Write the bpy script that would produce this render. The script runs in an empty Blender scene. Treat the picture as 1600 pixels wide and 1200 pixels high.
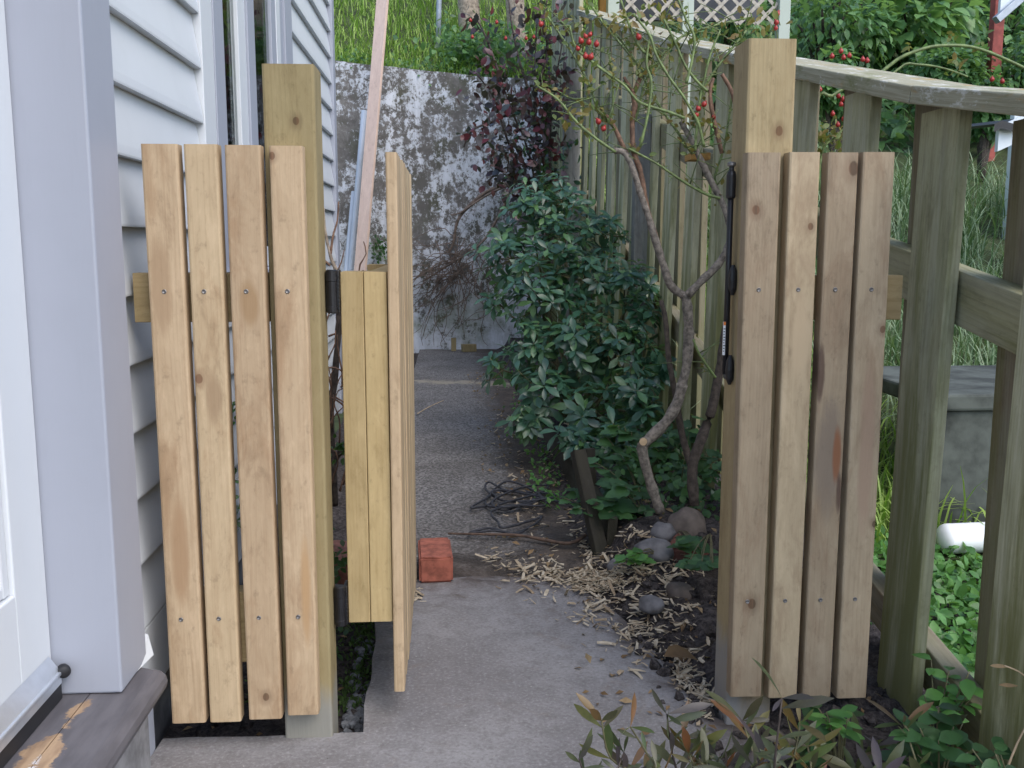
import bpy, bmesh, math, random
import numpy as np
from mathutils import Vector, Matrix, Euler, noise as mnoise

S = bpy.context.scene
C = S.collection
R = math.radians
# ------------------------------------------------------------------ camera, sky, sun, exposure
FPX = 1525.0; YAW = math.atan(0.0623); PITCH = R(8.28); EYE = 1.0
cam = bpy.data.cameras.new('camera'); cam.sensor_width = 36.0; cam.lens = FPX / 1600 * 36
cam.clip_start = 0.05; cam.clip_end = 500
cam_o = bpy.data.objects.new('camera', cam); C.objects.link(cam_o)
cam_o.location = (0, 0, EYE); cam_o.rotation_euler = (R(90) - PITCH, 0, -YAW)
S.camera = cam_o
W = bpy.data.worlds.new('World'); S.world = W; W.use_nodes = True
SUN_EL, SUN_AZ = 50.0, 142.0            # degrees; azimuth clockwise from +Y (down the path)
wt = W.node_tree; bg = wt.nodes['Background']
sky = wt.nodes.new('ShaderNodeTexSky'); sky.sky_type = 'NISHITA'; sky.sun_disc = False
sky.sun_elevation = R(SUN_EL); sky.sun_rotation = R(SUN_AZ)
sky.air_density = 1.0; sky.dust_density = 1.6; sky.ozone_density = 1.0
wt.links.new(sky.outputs[0], bg.inputs[0]); bg.inputs[1].default_value = 0.15
sl = bpy.data.lights.new('sun', 'SUN'); sl.energy = 0.85; sl.angle = R(50); sl.color = (1, .97, .92)
so = bpy.data.objects.new('sun', sl); C.objects.link(so)
sd = Vector((math.sin(R(SUN_AZ)) * math.cos(R(SUN_EL)), math.cos(R(SUN_AZ)) * math.cos(R(SUN_EL)), math.sin(R(SUN_EL))))
so.rotation_euler = sd.to_track_quat('Z', 'Y').to_euler(); so.location = sd * 20
S.view_settings.view_transform = 'Standard'; S.view_settings.look = 'None'
S.view_settings.gamma = 1; S.view_settings.use_curve_mapping = False
S.view_settings.exposure = 1.1

# ------------------------------------------------------------------ measured-point helpers (photo pixel + known plane -> metres)
_F = Vector((math.sin(YAW) * math.cos(PITCH), math.cos(YAW) * math.cos(PITCH), -math.sin(PITCH)))
_R = Vector((math.cos(YAW), -math.sin(YAW), 0)); _U = _R.cross(_F)
def ray(x, y): return _F + _R * ((x - 800) / FPX) + _U * ((600 - y) / FPX)
def atY(x, y, Y): d = ray(x, y); return Vector((0, 0, EYE)) + d * (Y / d.y)
def atZ(x, y, z=0): d = ray(x, y); return Vector((0, 0, EYE)) + d * ((z - EYE) / d.z)

# ------------------------------------------------------------------ object helpers
rng = random.Random(7); nrg = np.random.default_rng(7)
WM = {}
def put(o, parent=None, loc=None, rot=None):
    """link o; loc/rot are world values, kept under the parent"""
    C.objects.link(o)
    m = Matrix.Translation(loc if loc is not None else (0, 0, 0))
    if rot is not None: m = m @ Euler(rot).to_matrix().to_4x4()
    WM[o] = m
    o.location = m.to_translation(); o.rotation_euler = m.to_euler()
    if parent is not None:
        o.parent = parent; o.matrix_parent_inverse = WM[parent].inverted()
    return o
def putm(o, parent, m):
    C.objects.link(o); WM[o] = m
    l, q, s = m.decompose(); o.location = l; o.rotation_euler = q.to_euler(); o.scale = s
    if parent is not None:
        o.parent = parent; o.matrix_parent_inverse = WM[parent].inverted()
    return o
def tag(o, label=None, cat=None, group=None, kind=None):
    if label: o['label'] = label
    if cat: o['category'] = cat
    if group: o['group'] = group
    if kind: o['kind'] = kind
    return o
def thing(name, loc, label, cat, group=None):
    o = bpy.data.objects.new(name, None); o.empty_display_size = .05
    put(o, None, loc); return tag(o, label, cat, group)
def meshobj(name, me, mat, parent=None, loc=None, rot=None, smooth=False):
    if mat is not None and not me.materials: me.materials.append(mat)
    if smooth: me.polygons.foreach_set('use_smooth', [True] * len(me.polygons))
    return put(bpy.data.objects.new(name, me), parent, loc, rot)
def pyd(name, v, f):
    me = bpy.data.meshes.new(name); me.from_pydata([tuple(p) for p in v], [], [tuple(int(i) for i in q) for q in f]); me.update(); return me
def bm_mesh(name, bm):
    me = bpy.data.meshes.new(name); bm.to_mesh(me); bm.free(); return me
def board_mesh(name, sx, sy, sz, bev=.003, seg=2, bend=0.0, cuts=0):
    bm = bmesh.new(); bmesh.ops.create_cube(bm, size=1.0)
    bmesh.ops.scale(bm, vec=(sx, sy, sz), verts=bm.verts)
    if bev: bmesh.ops.bevel(bm, geom=[e for e in bm.edges if abs(e.verts[0].co.z - e.verts[1].co.z) > sz * .5], offset=bev, segments=seg, affect='EDGES', profile=.5)
    if cuts:
        es = [e for e in bm.edges if abs(e.verts[0].co.z - e.verts[1].co.z) > sz * .8]
        bmesh.ops.subdivide_edges(bm, edges=es, cuts=cuts)
        ph = rng.random() * 6
        for v in bm.verts:
            t = v.co.z / sz
            v.co.x += bend * math.sin(t * 3 + ph); v.co.y += bend * .5 * math.cos(t * 2.5 + ph)
    for f in bm.faces: f.smooth = False
    return bm_mesh(name, bm)
def board(name, x0, x1, y0, y1, z0, z1, mat, parent=None, bev=.003, axis='z', bend=0.0, tilt=(0, 0, 0)):
    """a sawn board between world limits; its own length runs along local z for the grain"""
    dx, dy, dz = x1 - x0, y1 - y0, z1 - z0
    loc = ((x0 + x1) / 2, (y0 + y1) / 2, (z0 + z1) / 2)
    if axis == 'z': me = board_mesh(name, dx, dy, dz, bev, bend=bend, cuts=5 if bend else 0); rot = Euler(tilt)
    elif axis == 'x': me = board_mesh(name, dz, dy, dx, bev, bend=bend, cuts=5 if bend else 0); rot = Euler((0, R(90), 0))
    else: me = board_mesh(name, dx, dz, dy, bev, bend=bend, cuts=5 if bend else 0); rot = Euler((R(-90), 0, 0))
    return meshobj(name, me, mat, parent, loc, rot)
def smooth_path(P, n=4):
    P = [Vector(p) for p in P]
    if len(P) < 3: return P
    out = []
    for i in range(len(P) - 1):
        p0 = P[max(i - 1, 0)]; p1 = P[i]; p2 = P[i + 1]; p3 = P[min(i + 2, len(P) - 1)]
        for k in range(n):
            t = k / n
            out.append(.5 * ((2 * p1) + (p2 - p0) * t + (2 * p0 - 5 * p1 + 4 * p2 - p3) * t * t + (3 * p1 - p0 - 3 * p2 + p3) * t ** 3))
    out.append(P[-1]); return out
def tube_data(P, r0, r1=None, sides=6, n=4, wob=0.0, base=0):
    if r1 is None: r1 = r0
    P = smooth_path(P, n); V = []; Fc = []
    up = Vector((.3, .2, .9)).normalized()
    for i, p in enumerate(P):
        d = (P[min(i + 1, len(P) - 1)] - P[max(i - 1, 0)])
        if d.length < 1e-6: d = Vector((0, 0, 1))
        d.normalize(); a = d.cross(up)
        if a.length < .05: a = d.cross(Vector((1, 0, 0)))
        a.normalize(); b = d.cross(a)
        t = i / max(1, len(P) - 1); r = r0 + (r1 - r0) * t
        if wob: r *= 1 + wob * (rng.random() - .5) * 2
        for k in range(sides):
            q = 2 * math.pi * k / sides
            V.append(p + (a * math.cos(q) + b * math.sin(q)) * r)
    m = len(P)
    for i in range(m - 1):
        for k in range(sides):
            k2 = (k + 1) % sides
            Fc.append((base + i * sides + k, base + i * sides + k2, base + (i + 1) * sides + k2, base + (i + 1) * sides + k))
    Fc.append(tuple(base + k for k in range(sides))[::-1]); Fc.append(tuple(base + (m - 1) * sides + k for k in range(sides)))
    return V, Fc
def tubes(name, specs, mat, parent=None, smooth=True):
    V = []; Fc = []
    for s in specs:
        v, f = tube_data(*s[:1], **s[1], base=len(V)); V += v; Fc += f
    return meshobj(name, pyd(name, V, Fc), mat, parent, smooth=smooth)
def tube(name, P, r0, r1, mat, parent=None, sides=7, n=4, wob=0.0):
    return tubes(name, [(P, dict(r0=r0, r1=r1, sides=sides, n=n, wob=wob))], mat, parent)
def lathe_bm(bm, prof, loc=(0, 0, 0), axis='z', seg=16):
    rings = []
    for r, h in prof:
        ring = []
        for k in range(seg):
            a = 2 * math.pi * k / seg
            p = {'z': (r * math.cos(a), r * math.sin(a), h), 'y': (r * math.cos(a), h, -r * math.sin(a)), 'x': (h, r * math.cos(a), r * math.sin(a))}[axis]
            ring.append(bm.verts.new(Vector(p) + Vector(loc)))
        rings.append(ring)
    for a, b in zip(rings, rings[1:]):
        for k in range(seg): bm.faces.new((a[k], a[(k + 1) % seg], b[(k + 1) % seg], b[k]))
    bm.faces.new(rings[0][::-1]); bm.faces.new(rings[-1])
def box_bm(bm, x0, x1, y0, y1, z0, z1, bev=0):
    m = Matrix.Translation(((x0 + x1) / 2, (y0 + y1) / 2, (z0 + z1) / 2)) @ Matrix.Diagonal((x1 - x0, y1 - y0, z1 - z0, 1))
    r = bmesh.ops.create_cube(bm, size=1.0, matrix=m)
    if bev:
        es = {e for v in r['verts'] for e in v.link_edges}
        bmesh.ops.bevel(bm, geom=list(es), offset=bev, segments=2, affect='EDGES', profile=.5)

# ------------------------------------------------------------------ material helpers
class NT:
    def __init__(s, name):
        s.m = bpy.data.materials.new(name); s.m.use_nodes = True; s.t = s.m.node_tree
        s.b = s.t.nodes['Principled BSDF']; s.out = s.t.nodes['Material Output']
    def n(s, ty, **kw):
        nd = s.t.nodes.new('ShaderNode' + ty)
        for k, v in kw.items(): setattr(nd, k, v)
        return nd
    def lk(s, a, sock):
        if hasattr(a, 'links') or isinstance(a, bpy.types.NodeSocket): s.t.links.new(a, sock)
        elif isinstance(a, (tuple, list)) and len(a) == 3 and len(getattr(sock, 'default_value', ())) == 4: sock.default_value = (*a, 1)
        else: sock.default_value = a
    def ma(s, op, a, b=None, c=None, clamp=False):
        nd = s.n('Math', operation=op, use_clamp=clamp); s.lk(a, nd.inputs[0])
        if b is not None: s.lk(b, nd.inputs[1])
        if c is not None: s.lk(c, nd.inputs[2])
        return nd.outputs[0]
    def mix(s, f, a, b, bt='MIX'):
        nd = s.n('MixRGB', blend_type=bt); s.lk(f, nd.inputs[0]); s.lk(a, nd.inputs[1]); s.lk(b, nd.inputs[2]); return nd.outputs[0]
    def comb(s, x, y, z):
        nd = s.n('CombineXYZ'); s.lk(x, nd.inputs[0]); s.lk(y, nd.inputs[1]); s.lk(z, nd.inputs[2]); return nd.outputs[0]
    def co(s, kind='Object'):
        return s.n('TexCoord').outputs[kind]
    def pos(s): return s.n('NewGeometry').outputs['Position']
    def sep(s, v):
        nd = s.n('SeparateXYZ'); s.lk(v, nd.inputs[0]); return nd.outputs[0], nd.outputs[1], nd.outputs[2]
    def noise(s, v, sc, det=4, ro=.55, dist=0):
        nd = s.n('TexNoise'); s.lk(v, nd.inputs['Vector']); nd.inputs['Scale'].default_value = sc
        nd.inputs['Detail'].default_value = det; nd.inputs['Roughness'].default_value = ro; nd.inputs['Distortion'].default_value = dist
        return nd.outputs[0]
    def voro(s, v, sc, feat='F1', out=0):
        nd = s.n('TexVoronoi', feature=feat); s.lk(v, nd.inputs['Vector']); nd.inputs['Scale'].default_value = sc; return nd.outputs[out]
    def ss(s, x, lo, hi):
        nd = s.n('MapRange', interpolation_type='SMOOTHSTEP'); s.lk(x, nd.inputs[0]); nd.inputs[1].default_value = lo; nd.inputs[2].default_value = hi
        return nd.outputs[0]
    def scale(s, v, x, y, z):
        nd = s.n('VectorMath', operation='MULTIPLY'); s.lk(v, nd.inputs[0]); nd.inputs[1].default_value = (x, y, z); return nd.outputs[0]
    def add(s, v, w):
        nd = s.n('VectorMath', operation='ADD'); s.lk(v, nd.inputs[0]); s.lk(w, nd.inputs[1]); return nd.outputs[0]
    def rnd(s): return s.n('ObjectInfo').outputs['Random']
    def bump(s, h, st=.3, d=.002):
        nd = s.n('Bump'); nd.inputs['Strength'].default_value = st; nd.inputs['Distance'].default_value = d; s.lk(h, nd.inputs['Height'])
        s.t.links.new(nd.outputs[0], s.b.inputs['Normal'])
    def fin(s, col, ro=.6, spec=None):
        s.lk(col, s.b.inputs['Base Color']); s.lk(ro, s.b.inputs['Roughness'])
        if spec is not None: s.b.inputs['Specular IOR Level'].default_value = spec
        return s.m

def wood(name, light, dark, knots=(), ring=.006, contrast=.55, blotch=.35, stain=(.16, .085, .045), algae=0.0, grey=0.0, ro=.62, bump=.25, fib=.35, splotch=None):
    t = NT(name); x, y, z = t.sep(t.co()); rn = t.rnd()
    r2 = t.ma('FRACT', t.ma('MULTIPLY', rn, 7.31)); r3 = t.ma('FRACT', t.ma('MULTIPLY', rn, 19.7))
    zo = t.ma('ADD', z, t.ma('MULTIPLY', rn, 37.0))
    n1 = t.noise(t.comb(t.ma('MULTIPLY', x, 5.0), t.ma('MULTIPLY', y, 5.0), t.ma('MULTIPLY', zo, 1.3)), 1.0, 2)
    n1 = t.ma('SUBTRACT', n1, .5)
    xc = t.ma('ADD', t.ma('ADD', x, t.ma('MULTIPLY_ADD', r2, .10, -.05)), t.ma('MULTIPLY', z, t.ma('MULTIPLY_ADD', r3, .05, -.025)))
    xc = t.ma('MULTIPLY_ADD', n1, .05, xc)
    yc = t.ma('ADD', y, t.ma('MULTIPLY_ADD', r3, .05, .035))
    rr = t.ma('SQRT', t.ma('ADD', t.ma('POWER', t.ma('ABSOLUTE', xc), 2.0), t.ma('POWER', t.ma('ABSOLUTE', yc), 2.0)))
    km = None; kd_all = None
    wob = t.noise(t.comb(t.ma('MULTIPLY', x, 60.0), t.ma('MULTIPLY', y, 60.0), t.ma('MULTIPLY', zo, 25.0)), 1.0, 2)
    for kx, kz, kr in knots:
        d = t.ma('SQRT', t.ma('ADD', t.ma('POWER', t.ma('ABSOLUTE', t.ma('SUBTRACT', x, kx)), 2.0), t.ma('POWER', t.ma('ABSOLUTE', t.ma('MULTIPLY', t.ma('SUBTRACT', z, kz), .75)), 2.0)))
        d = t.ma('ADD', d, t.ma('MULTIPLY', t.ma('SUBTRACT', wob, .5), kr * .6))
        rr = t.ma('ADD', rr, t.ma('MULTIPLY', t.ma('EXPONENT', t.ma('MULTIPLY', t.ma('POWER', t.ma('DIVIDE', d, kr * 2.2), 2.0), -1.0)), kr * 1.2))
        k = t.ss(d, kr * 1.15, kr * .7); halo = t.ma('MULTIPLY', t.ss(d, kr * 2.6, kr * .8), .45)
        k2 = t.ma('MAXIMUM', k, halo)
        km = k2 if km is None else t.ma('MAXIMUM', km, k2)
    s = t.ma('MULTIPLY_ADD', t.ma('SINE', t.ma('MULTIPLY', rr, 2 * math.pi / ring)), .5, .5)
    s = t.ma('POWER', s, 2.0)
    fb = t.noise(t.comb(t.ma('MULTIPLY', x, 330.0), t.ma('MULTIPLY', y, 330.0), t.ma('MULTIPLY', zo, 7.0)), 1.0, 4, .6)
    fb2 = t.noise(t.comb(t.ma('MULTIPLY', x, 70.0), t.ma('MULTIPLY', y, 70.0), t.ma('MULTIPLY', zo, 2.2)), 1.0, 5, .65)
    f = t.ma('ADD', t.ma('MULTIPLY', s, contrast), t.ma('MULTIPLY', t.ma('SUBTRACT', fb, .5), fib * 2.2))
    f = t.ma('ADD', f, t.ma('MULTIPLY', t.ma('SUBTRACT', fb2, .5), 1.3), clamp=True)
    col = t.mix(f, light, dark)
    bl = t.noise(t.comb(t.ma('MULTIPLY', x, 13.0), t.ma('MULTIPLY', y, 13.0), t.ma('MULTIPLY', zo, 4.5)), 1.0, 6, .68, .6)
    col = t.mix(t.ma('MULTIPLY', t.ss(bl, .47, .72), blotch), col, stain)
    bl2 = t.noise(t.comb(t.ma('MULTIPLY', x, 45.0), t.ma('MULTIPLY', y, 45.0), t.ma('MULTIPLY', zo, 30.0)), 1.0, 5, .7)
    bl3 = t.noise(t.comb(t.ma('MULTIPLY', x, 30.0), t.ma('MULTIPLY', y, 30.0), t.ma('MULTIPLY', zo, 9.0)), 1.0, 6, .72, .3)
    col = t.mix(t.ma('MULTIPLY', t.ss(bl3, .5, .3), .55), col, tuple(min(1, c * 1.18 + .02) for c in light))
    col = t.mix(t.ma('MULTIPLY', t.ss(bl3, .5, .72), .6), col, tuple(c * .8 for c in dark))
    col = t.mix(t.ma('MULTIPLY', t.ss(bl2, .55, .75), .4), col, tuple(c * .5 for c in dark))
    if splotch:      # a weathered grey or orange patch of its own, (x, z, half width, half length, colour)
        for sx, sz, sw, sl_, sc_ in splotch:
            d = t.ma('ADD', t.ma('POWER', t.ma('ABSOLUTE', t.ma('DIVIDE', t.ma('SUBTRACT', x, sx), sw)), 2.0), t.ma('POWER', t.ma('ABSOLUTE', t.ma('DIVIDE', t.ma('SUBTRACT', z, sz), sl_)), 2.0))
            d = t.ma('ADD', d, t.ma('MULTIPLY', t.ma('SUBTRACT', bl, .5), 2.2))
            col = t.mix(t.ma('MULTIPLY', t.ss(d, 1.15, .2), .8), col, sc_)
    br = t.ma('MULTIPLY_ADD', r2, .3, .86)
    col = t.mix(1.0, col, t.comb(br, t.ma('MULTIPLY_ADD', r3, .05, t.ma('SUBTRACT', br, .015)), t.ma('MULTIPLY_ADD', r3, .06, t.ma('SUBTRACT', br, .03))), 'MULTIPLY')
    if grey:
        g = t.noise(t.comb(t.ma('MULTIPLY', x, 22.0), t.ma('MULTIPLY', y, 22.0), t.ma('MULTIPLY', zo, 1.1)), 1.0, 5, .6)
        col = t.mix(t.ma('MULTIPLY', t.ss(g, .38, .66), grey), col, (.43, .425, .355))
    if algae:
        g = t.noise(t.comb(t.ma('MULTIPLY', x, 16.0), t.ma('MULTIPLY', y, 16.0), t.ma('MULTIPLY', zo, 1.6)), 1.0, 6, .66, .4)
        g = t.ma('ADD', g, t.ma('MULTIPLY', z, -.20))
        col = t.mix(t.ma('MULTIPLY', t.ss(g, .36, .64), algae), col, (.155, .16, .05))
    if km is not None:
        kcol = t.mix(t.ss(fb2, .35, .6), (.06, .028, .014), (.16, .07, .035))
        col = t.mix(t.ma('MULTIPLY', km, .8), col, kcol)
    t.bump(t.ma('ADD', t.ma('MULTIPLY', fb, .7), t.ma('MULTIPLY', s, .25)), bump, .0012)
    return t.fin(col, ro, .3)

def plain(name, col, ro=.5, metal=0.0, spec=None, var=.12, sc=30, bump=0.0):
    t = NT(name); n = t.noise(t.co(), sc, 5, .6)
    c = t.mix(t.ss(n, .3, .7), tuple(max(0, c * (1 - var)) for c in col), tuple(min(1, c * (1 + var)) for c in col))
    t.b.inputs['Metallic'].default_value = metal
    if bump: t.bump(n, bump, .003)
    return t.fin(c, ro, spec)

def leafmat(name, cols, ro=.38, trans=.35, spec=.5, edge=None):
    t = NT(name); g = t.n('NewGeometry'); r = t.ma('FRACT', t.ma('ADD', g.outputs['Random Per Island'], t.ma('MULTIPLY', t.rnd(), 3.7)))
    cr = t.n('ValToRGB'); t.lk(r, cr.inputs[0]); e = cr.color_ramp.elements
    while len(e) < len(cols): e.new(.5)
    for i, c in enumerate(cols): e[i].position = i / max(1, len(cols) - 1); e[i].color = (*c, 1)
    n = t.noise(t.pos(), 60, 4)
    col = t.mix(t.ma('MULTIPLY', t.ss(n, .4, .75), .35), cr.outputs[0], tuple(c * .45 for c in cols[0]))
    # paler underside
    col2 = t.mix(t.ma('MULTIPLY', g.outputs['Backfacing'], .5), col, tuple(min(1, c * 1.7 + .02) for c in cols[-1]))
    t.lk(col2, t.b.inputs['Base Color']); t.b.inputs['Roughness'].default_value = ro; t.b.inputs['Specular IOR Level'].default_value = spec
    tr = t.n('BsdfTranslucent'); t.lk(t.mix(.5, col2, (.25, .4, .04)), tr.inputs[0])
    mx = t.n('MixShader'); mx.inputs[0].default_value = trans
    t.t.links.new(t.b.outputs[0], mx.inputs[1]); t.t.links.new(tr.outputs[0], mx.inputs[2]); t.t.links.new(mx.outputs[0], t.out.inputs[0])
    return t.m

M = {}
PL, PD = (.455, .335, .215), (.325, .212, .125)       # fresh dressed pine, light and dark grain
POL, POD = (.34, .265, .14), (.26, .19, .09)         # treated rough post, greenish
M['post'] = wood('treated_pine_post', POL, POD, contrast=.5, blotch=.3, stain=(.22, .16, .07), ring=.008, bump=.5, ro=.8)
M['frame'] = wood('gate_frame_pine', (.44, .325, .165), (.33, .23, .10), contrast=.25, blotch=.25, stain=(.3, .2, .08), ring=.007)
M['rail'] = wood('rail_pine', (.40, .30, .155), (.28, .2, .09), contrast=.4, blotch=.2, ring=.009)
M['gate_plank'] = wood('gate_plank_pine', (.50, .375, .24), (.37, .26, .15), contrast=.25, blotch=.25)
FL, FD = (.46, .445, .29), (.29, .275, .155)
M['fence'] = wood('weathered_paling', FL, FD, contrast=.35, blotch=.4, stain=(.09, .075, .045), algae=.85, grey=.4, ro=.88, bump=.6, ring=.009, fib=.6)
M['fence_dark'] = wood('weathered_paling_painted_shade', (.19, .165, .11), (.11, .09, .055), contrast=.35, blotch=.4, algae=.45, grey=.25, ro=.88, bump=.6, ring=.009, fib=.6)  # darker copy of the paling wood, shade behind the front row put into its colour
M['fence_rail'] = wood('weathered_rail', (.33, .315, .19), (.2, .19, .105), contrast=.35, blotch=.35, stain=(.1, .085, .05), algae=.6, grey=.3, ro=.88, bump=.7, ring=.01, fib=.6)
M['grey_wood'] = wood('grey_timber', (.2, .2, .195), (.11, .11, .105), contrast=.3, blotch=.4, stain=(.07, .07, .06), algae=.15, grey=.3, ro=.9, bump=.6)
M['pink_board'] = wood('primed_pink_board', (.84, .62, .52), (.78, .55, .45), contrast=.15, blotch=.08, stain=(.6, .4, .3), fib=.12, bump=.1)
M['edging'] = wood('wet_dark_edging', (.034, .029, .024), (.018, .015, .013), contrast=.3, blotch=.5, stain=(.03, .025, .02), algae=.06, ro=.85, bump=.7)
def capmat():
    t = NT('lichen_capping'); x, y, z = t.sep(t.co()); rn = t.rnd(); zo = t.ma('ADD', z, t.ma('MULTIPLY', rn, 31.0))
    v = t.comb(t.ma('MULTIPLY', x, 14.0), t.ma('MULTIPLY', y, 14.0), t.ma('MULTIPLY', zo, 5.0))
    fb = t.noise(t.comb(t.ma('MULTIPLY', x, 220.0), t.ma('MULTIPLY', y, 220.0), t.ma('MULTIPLY', zo, 6.0)), 1, 4)
    a = t.noise(v, 1, 6, .7, .5); b = t.noise(t.add(v, (9, 3, 1)), .8, 6, .7); c = t.noise(t.add(v, (2, 7, 5)), 1.6, 6, .75)
    col = t.mix(t.ss(fb, .35, .65), (.29, .275, .19), (.40, .385, .29))
    col = t.mix(t.ma('MULTIPLY', t.ss(a, .5, .68), .75), col, (.17, .19, .075))
    col = t.mix(t.ma('MULTIPLY', t.ss(b, .55, .66), .8), col, (.42, .25, .07))
    col = t.mix(t.ma('MULTIPLY', t.ss(c, .53, .63), .75), col, (.66, .66, .62))
    t.bump(t.ma('ADD', fb, c), .5, .002); return t.fin(col, .9, .2)
M['capping'] = capmat()
def paintmat(name, col, chip=(.5, .42, .33), chipamt=.0, dirt=.15, sc=9.0):
    t = NT(name); p = t.co(); n = t.noise(p, sc, 6, .65); st = t.noise(t.scale(p, 60, 60, 6), 1, 4)
    c = t.mix(t.ma('MULTIPLY', t.ss(n, .42, .75), dirt), col, tuple(k * .72 for k in col))
    c = t.mix(t.ma('MULTIPLY', t.ss(st, .55, .75), .10), c, tuple(k * .8 for k in col))
    sp = t.noise(t.add(p, (3, 1, 4)), 22, 5, .7)
    if chipamt: c = t.mix(t.ss(sp, .80 - chipamt, .81 - chipamt), c, chip)
    t.bump(t.ma('ADD', st, t.ma('MULTIPLY', n, .5)), .12, .002); return t.fin(c, .42, .4)
M['white'] = paintmat('white_house_paint', (.62, .645, .67), dirt=.15)
M['door_white'] = paintmat('white_door_paint', (.66, .685, .71), dirt=.06)
M['lilac'] = paintmat('lilac_trim_paint', (.355, .375, .435), chip=(.6, .45, .3), chipamt=.03, dirt=.1)
M['slot'] = plain('dark_wall_cavity', (.03, .03, .032), .9)
M['footing'] = plain('grey_footing', (.22, .22, .23), .9, var=.35, sc=12, bump=.4)
def glassmat():
    t = NT('window_glass'); f = t.n('Fresnel'); f.inputs[0].default_value = 1.5
    tr = t.n('BsdfTransparent'); tr.inputs[0].default_value = (.86, .9, .88, 1)
    gl = t.n('BsdfGlossy'); gl.inputs['Roughness'].default_value = .03
    n = t.noise(t.pos(), 5, 3); b = t.n('Bump'); b.inputs['Strength'].default_value = .04; b.inputs['Distance'].default_value = .02; t.lk(n, b.inputs['Height'])
    t.t.links.new(b.outputs[0], gl.inputs['Normal'])
    mx = t.n('MixShader'); t.t.links.new(f.outputs[0], mx.inputs[0]); t.t.links.new(tr.outputs[0], mx.inputs[1]); t.t.links.new(gl.outputs[0], mx.inputs[2])
    t.t.links.new(mx.outputs[0], t.out.inputs[0]); return t.m
M['glass'] = glassmat()
M['curtain'] = plain('grey_curtain', (.5, .54, .5), .9, var=.3, sc=8)
M['room'] = plain('dim_room', (.05, .055, .055), .9)
M['alu'] = plain('aluminium_strip', (.62, .66, .72), .35, .7, var=.06)
M['rubber'] = plain('black_rubber', (.015, .015, .018), .6)
M['black'] = plain('black_plastic', (.012, .012, .015), .42, var=.25)
M['screw'] = plain('zinc_screw', (.22, .21, .205), .5, .8, var=.2, sc=300)
M['sticker'] = plain('white_sticker', (.75, .76, .78), .5)
M['ink'] = plain('grey_print', (.12, .12, .13), .6)
M['orange'] = plain('orange_print', (.7, .2, .04), .6)
def sillmat():
    t = NT('worn_brown_sill'); p = t.pos(); x, y, z = t.sep(p)
    n = t.noise(p, 14, 6, .65, .3); n2 = t.noise(t.scale(p, 40, 9, 40), 1, 5)
    # worn strip along the crack between the two boards
    d = t.ma('ABSOLUTE', t.ma('SUBTRACT', x, -.634)); d = t.ma('ADD', d, t.ma('MULTIPLY', t.ma('SUBTRACT', n, .5), .12))
    d = t.ma('ADD', d, t.ma('MULTIPLY', t.ma('MAXIMUM', t.ma('SUBTRACT', y, 1.40), 0.0), .16))
    c = t.mix(t.ss(n2, .3, .7), (.095, .09, .098), (.135, .128, .138))
    c = t.mix(t.ss(d, .034, .026), c, t.mix(t.ss(n2, .4, .6), (.42, .29, .18), (.3, .2, .125)))
    c = t.mix(t.ma('MULTIPLY', t.ss(d, .010, .004), t.ss(n, .46, .5)), c, (.62, .61, .62))
    sp = t.noise(p, 55, 2); c = t.mix(t.ss(sp, .775, .785), c, (.7, .7, .7))
    t.bump(t.ma('ADD', n2, t.ss(d, .028, .02)), .35, .002); return t.fin(c, .55, .4)
M['sill'] = sillmat()
def concmat():
    t = NT('old_concrete'); p = t.pos(); x, y, z = t.sep(p)
    a = t.noise(p, 2.6, 6, .62, .4); b = t.noise(p, 22, 6, .68); c = t.noise(p, 120, 4, .7); e = t.noise(t.add(p, (4, 2, 9)), 7, 6, .7, .8)
    col = t.mix(t.ss(a, .3, .7), (.19, .18, .18), (.295, .285, .285))
    col = t.mix(t.ma('MULTIPLY', t.ss(b, .4, .7), .55), col, (.15, .138, .136))
    col = t.mix(t.ma('MULTIPLY', t.ss(c, .5, .72), .6), col, (.37, .36, .365))
    col = t.mix(t.ma('MULTIPLY', t.ss(c, .5, .3), .5), col, (.12, .11, .108))
    col = t.mix(t.ma('MULTIPLY', t.ss(e, .56, .72), .35), col, (.2, .15, .115))
    # soil trodden on to the slab at its far end and along the bed
    dd = t.ma('ADD', y, t.ma('MULTIPLY', t.ma('SUBTRACT', e, .5), 1.0))
    rd = t.ma('ADD', t.ma('SUBTRACT', x, t.ma('MULTIPLY_ADD', y, -.22, .99)), t.ma('MULTIPLY', t.ma('SUBTRACT', e, .5), .35))
    dirt = t.ma('MAXIMUM', t.ss(dd, 2.55, 2.95), t.ma('MULTIPLY', t.ss(rd, -.1, .04), .85))
    col = t.mix(dirt, col, t.mix(t.ss(b, .35, .65), (.06, .048, .042), (.115, .09, .078)))
    w = t.voro(p, 38); col = t.mix(t.ss(w, .07, .05), col, t.mix(t.ss(c, .4, .6), (.07, .06, .055), (.5, .47, .43)))
    t.bump(t.ma('ADD', t.ma('MULTIPLY', b, .6), c), .45, .004); return t.fin(col, .9, .25)
M['concrete'] = concmat()
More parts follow.
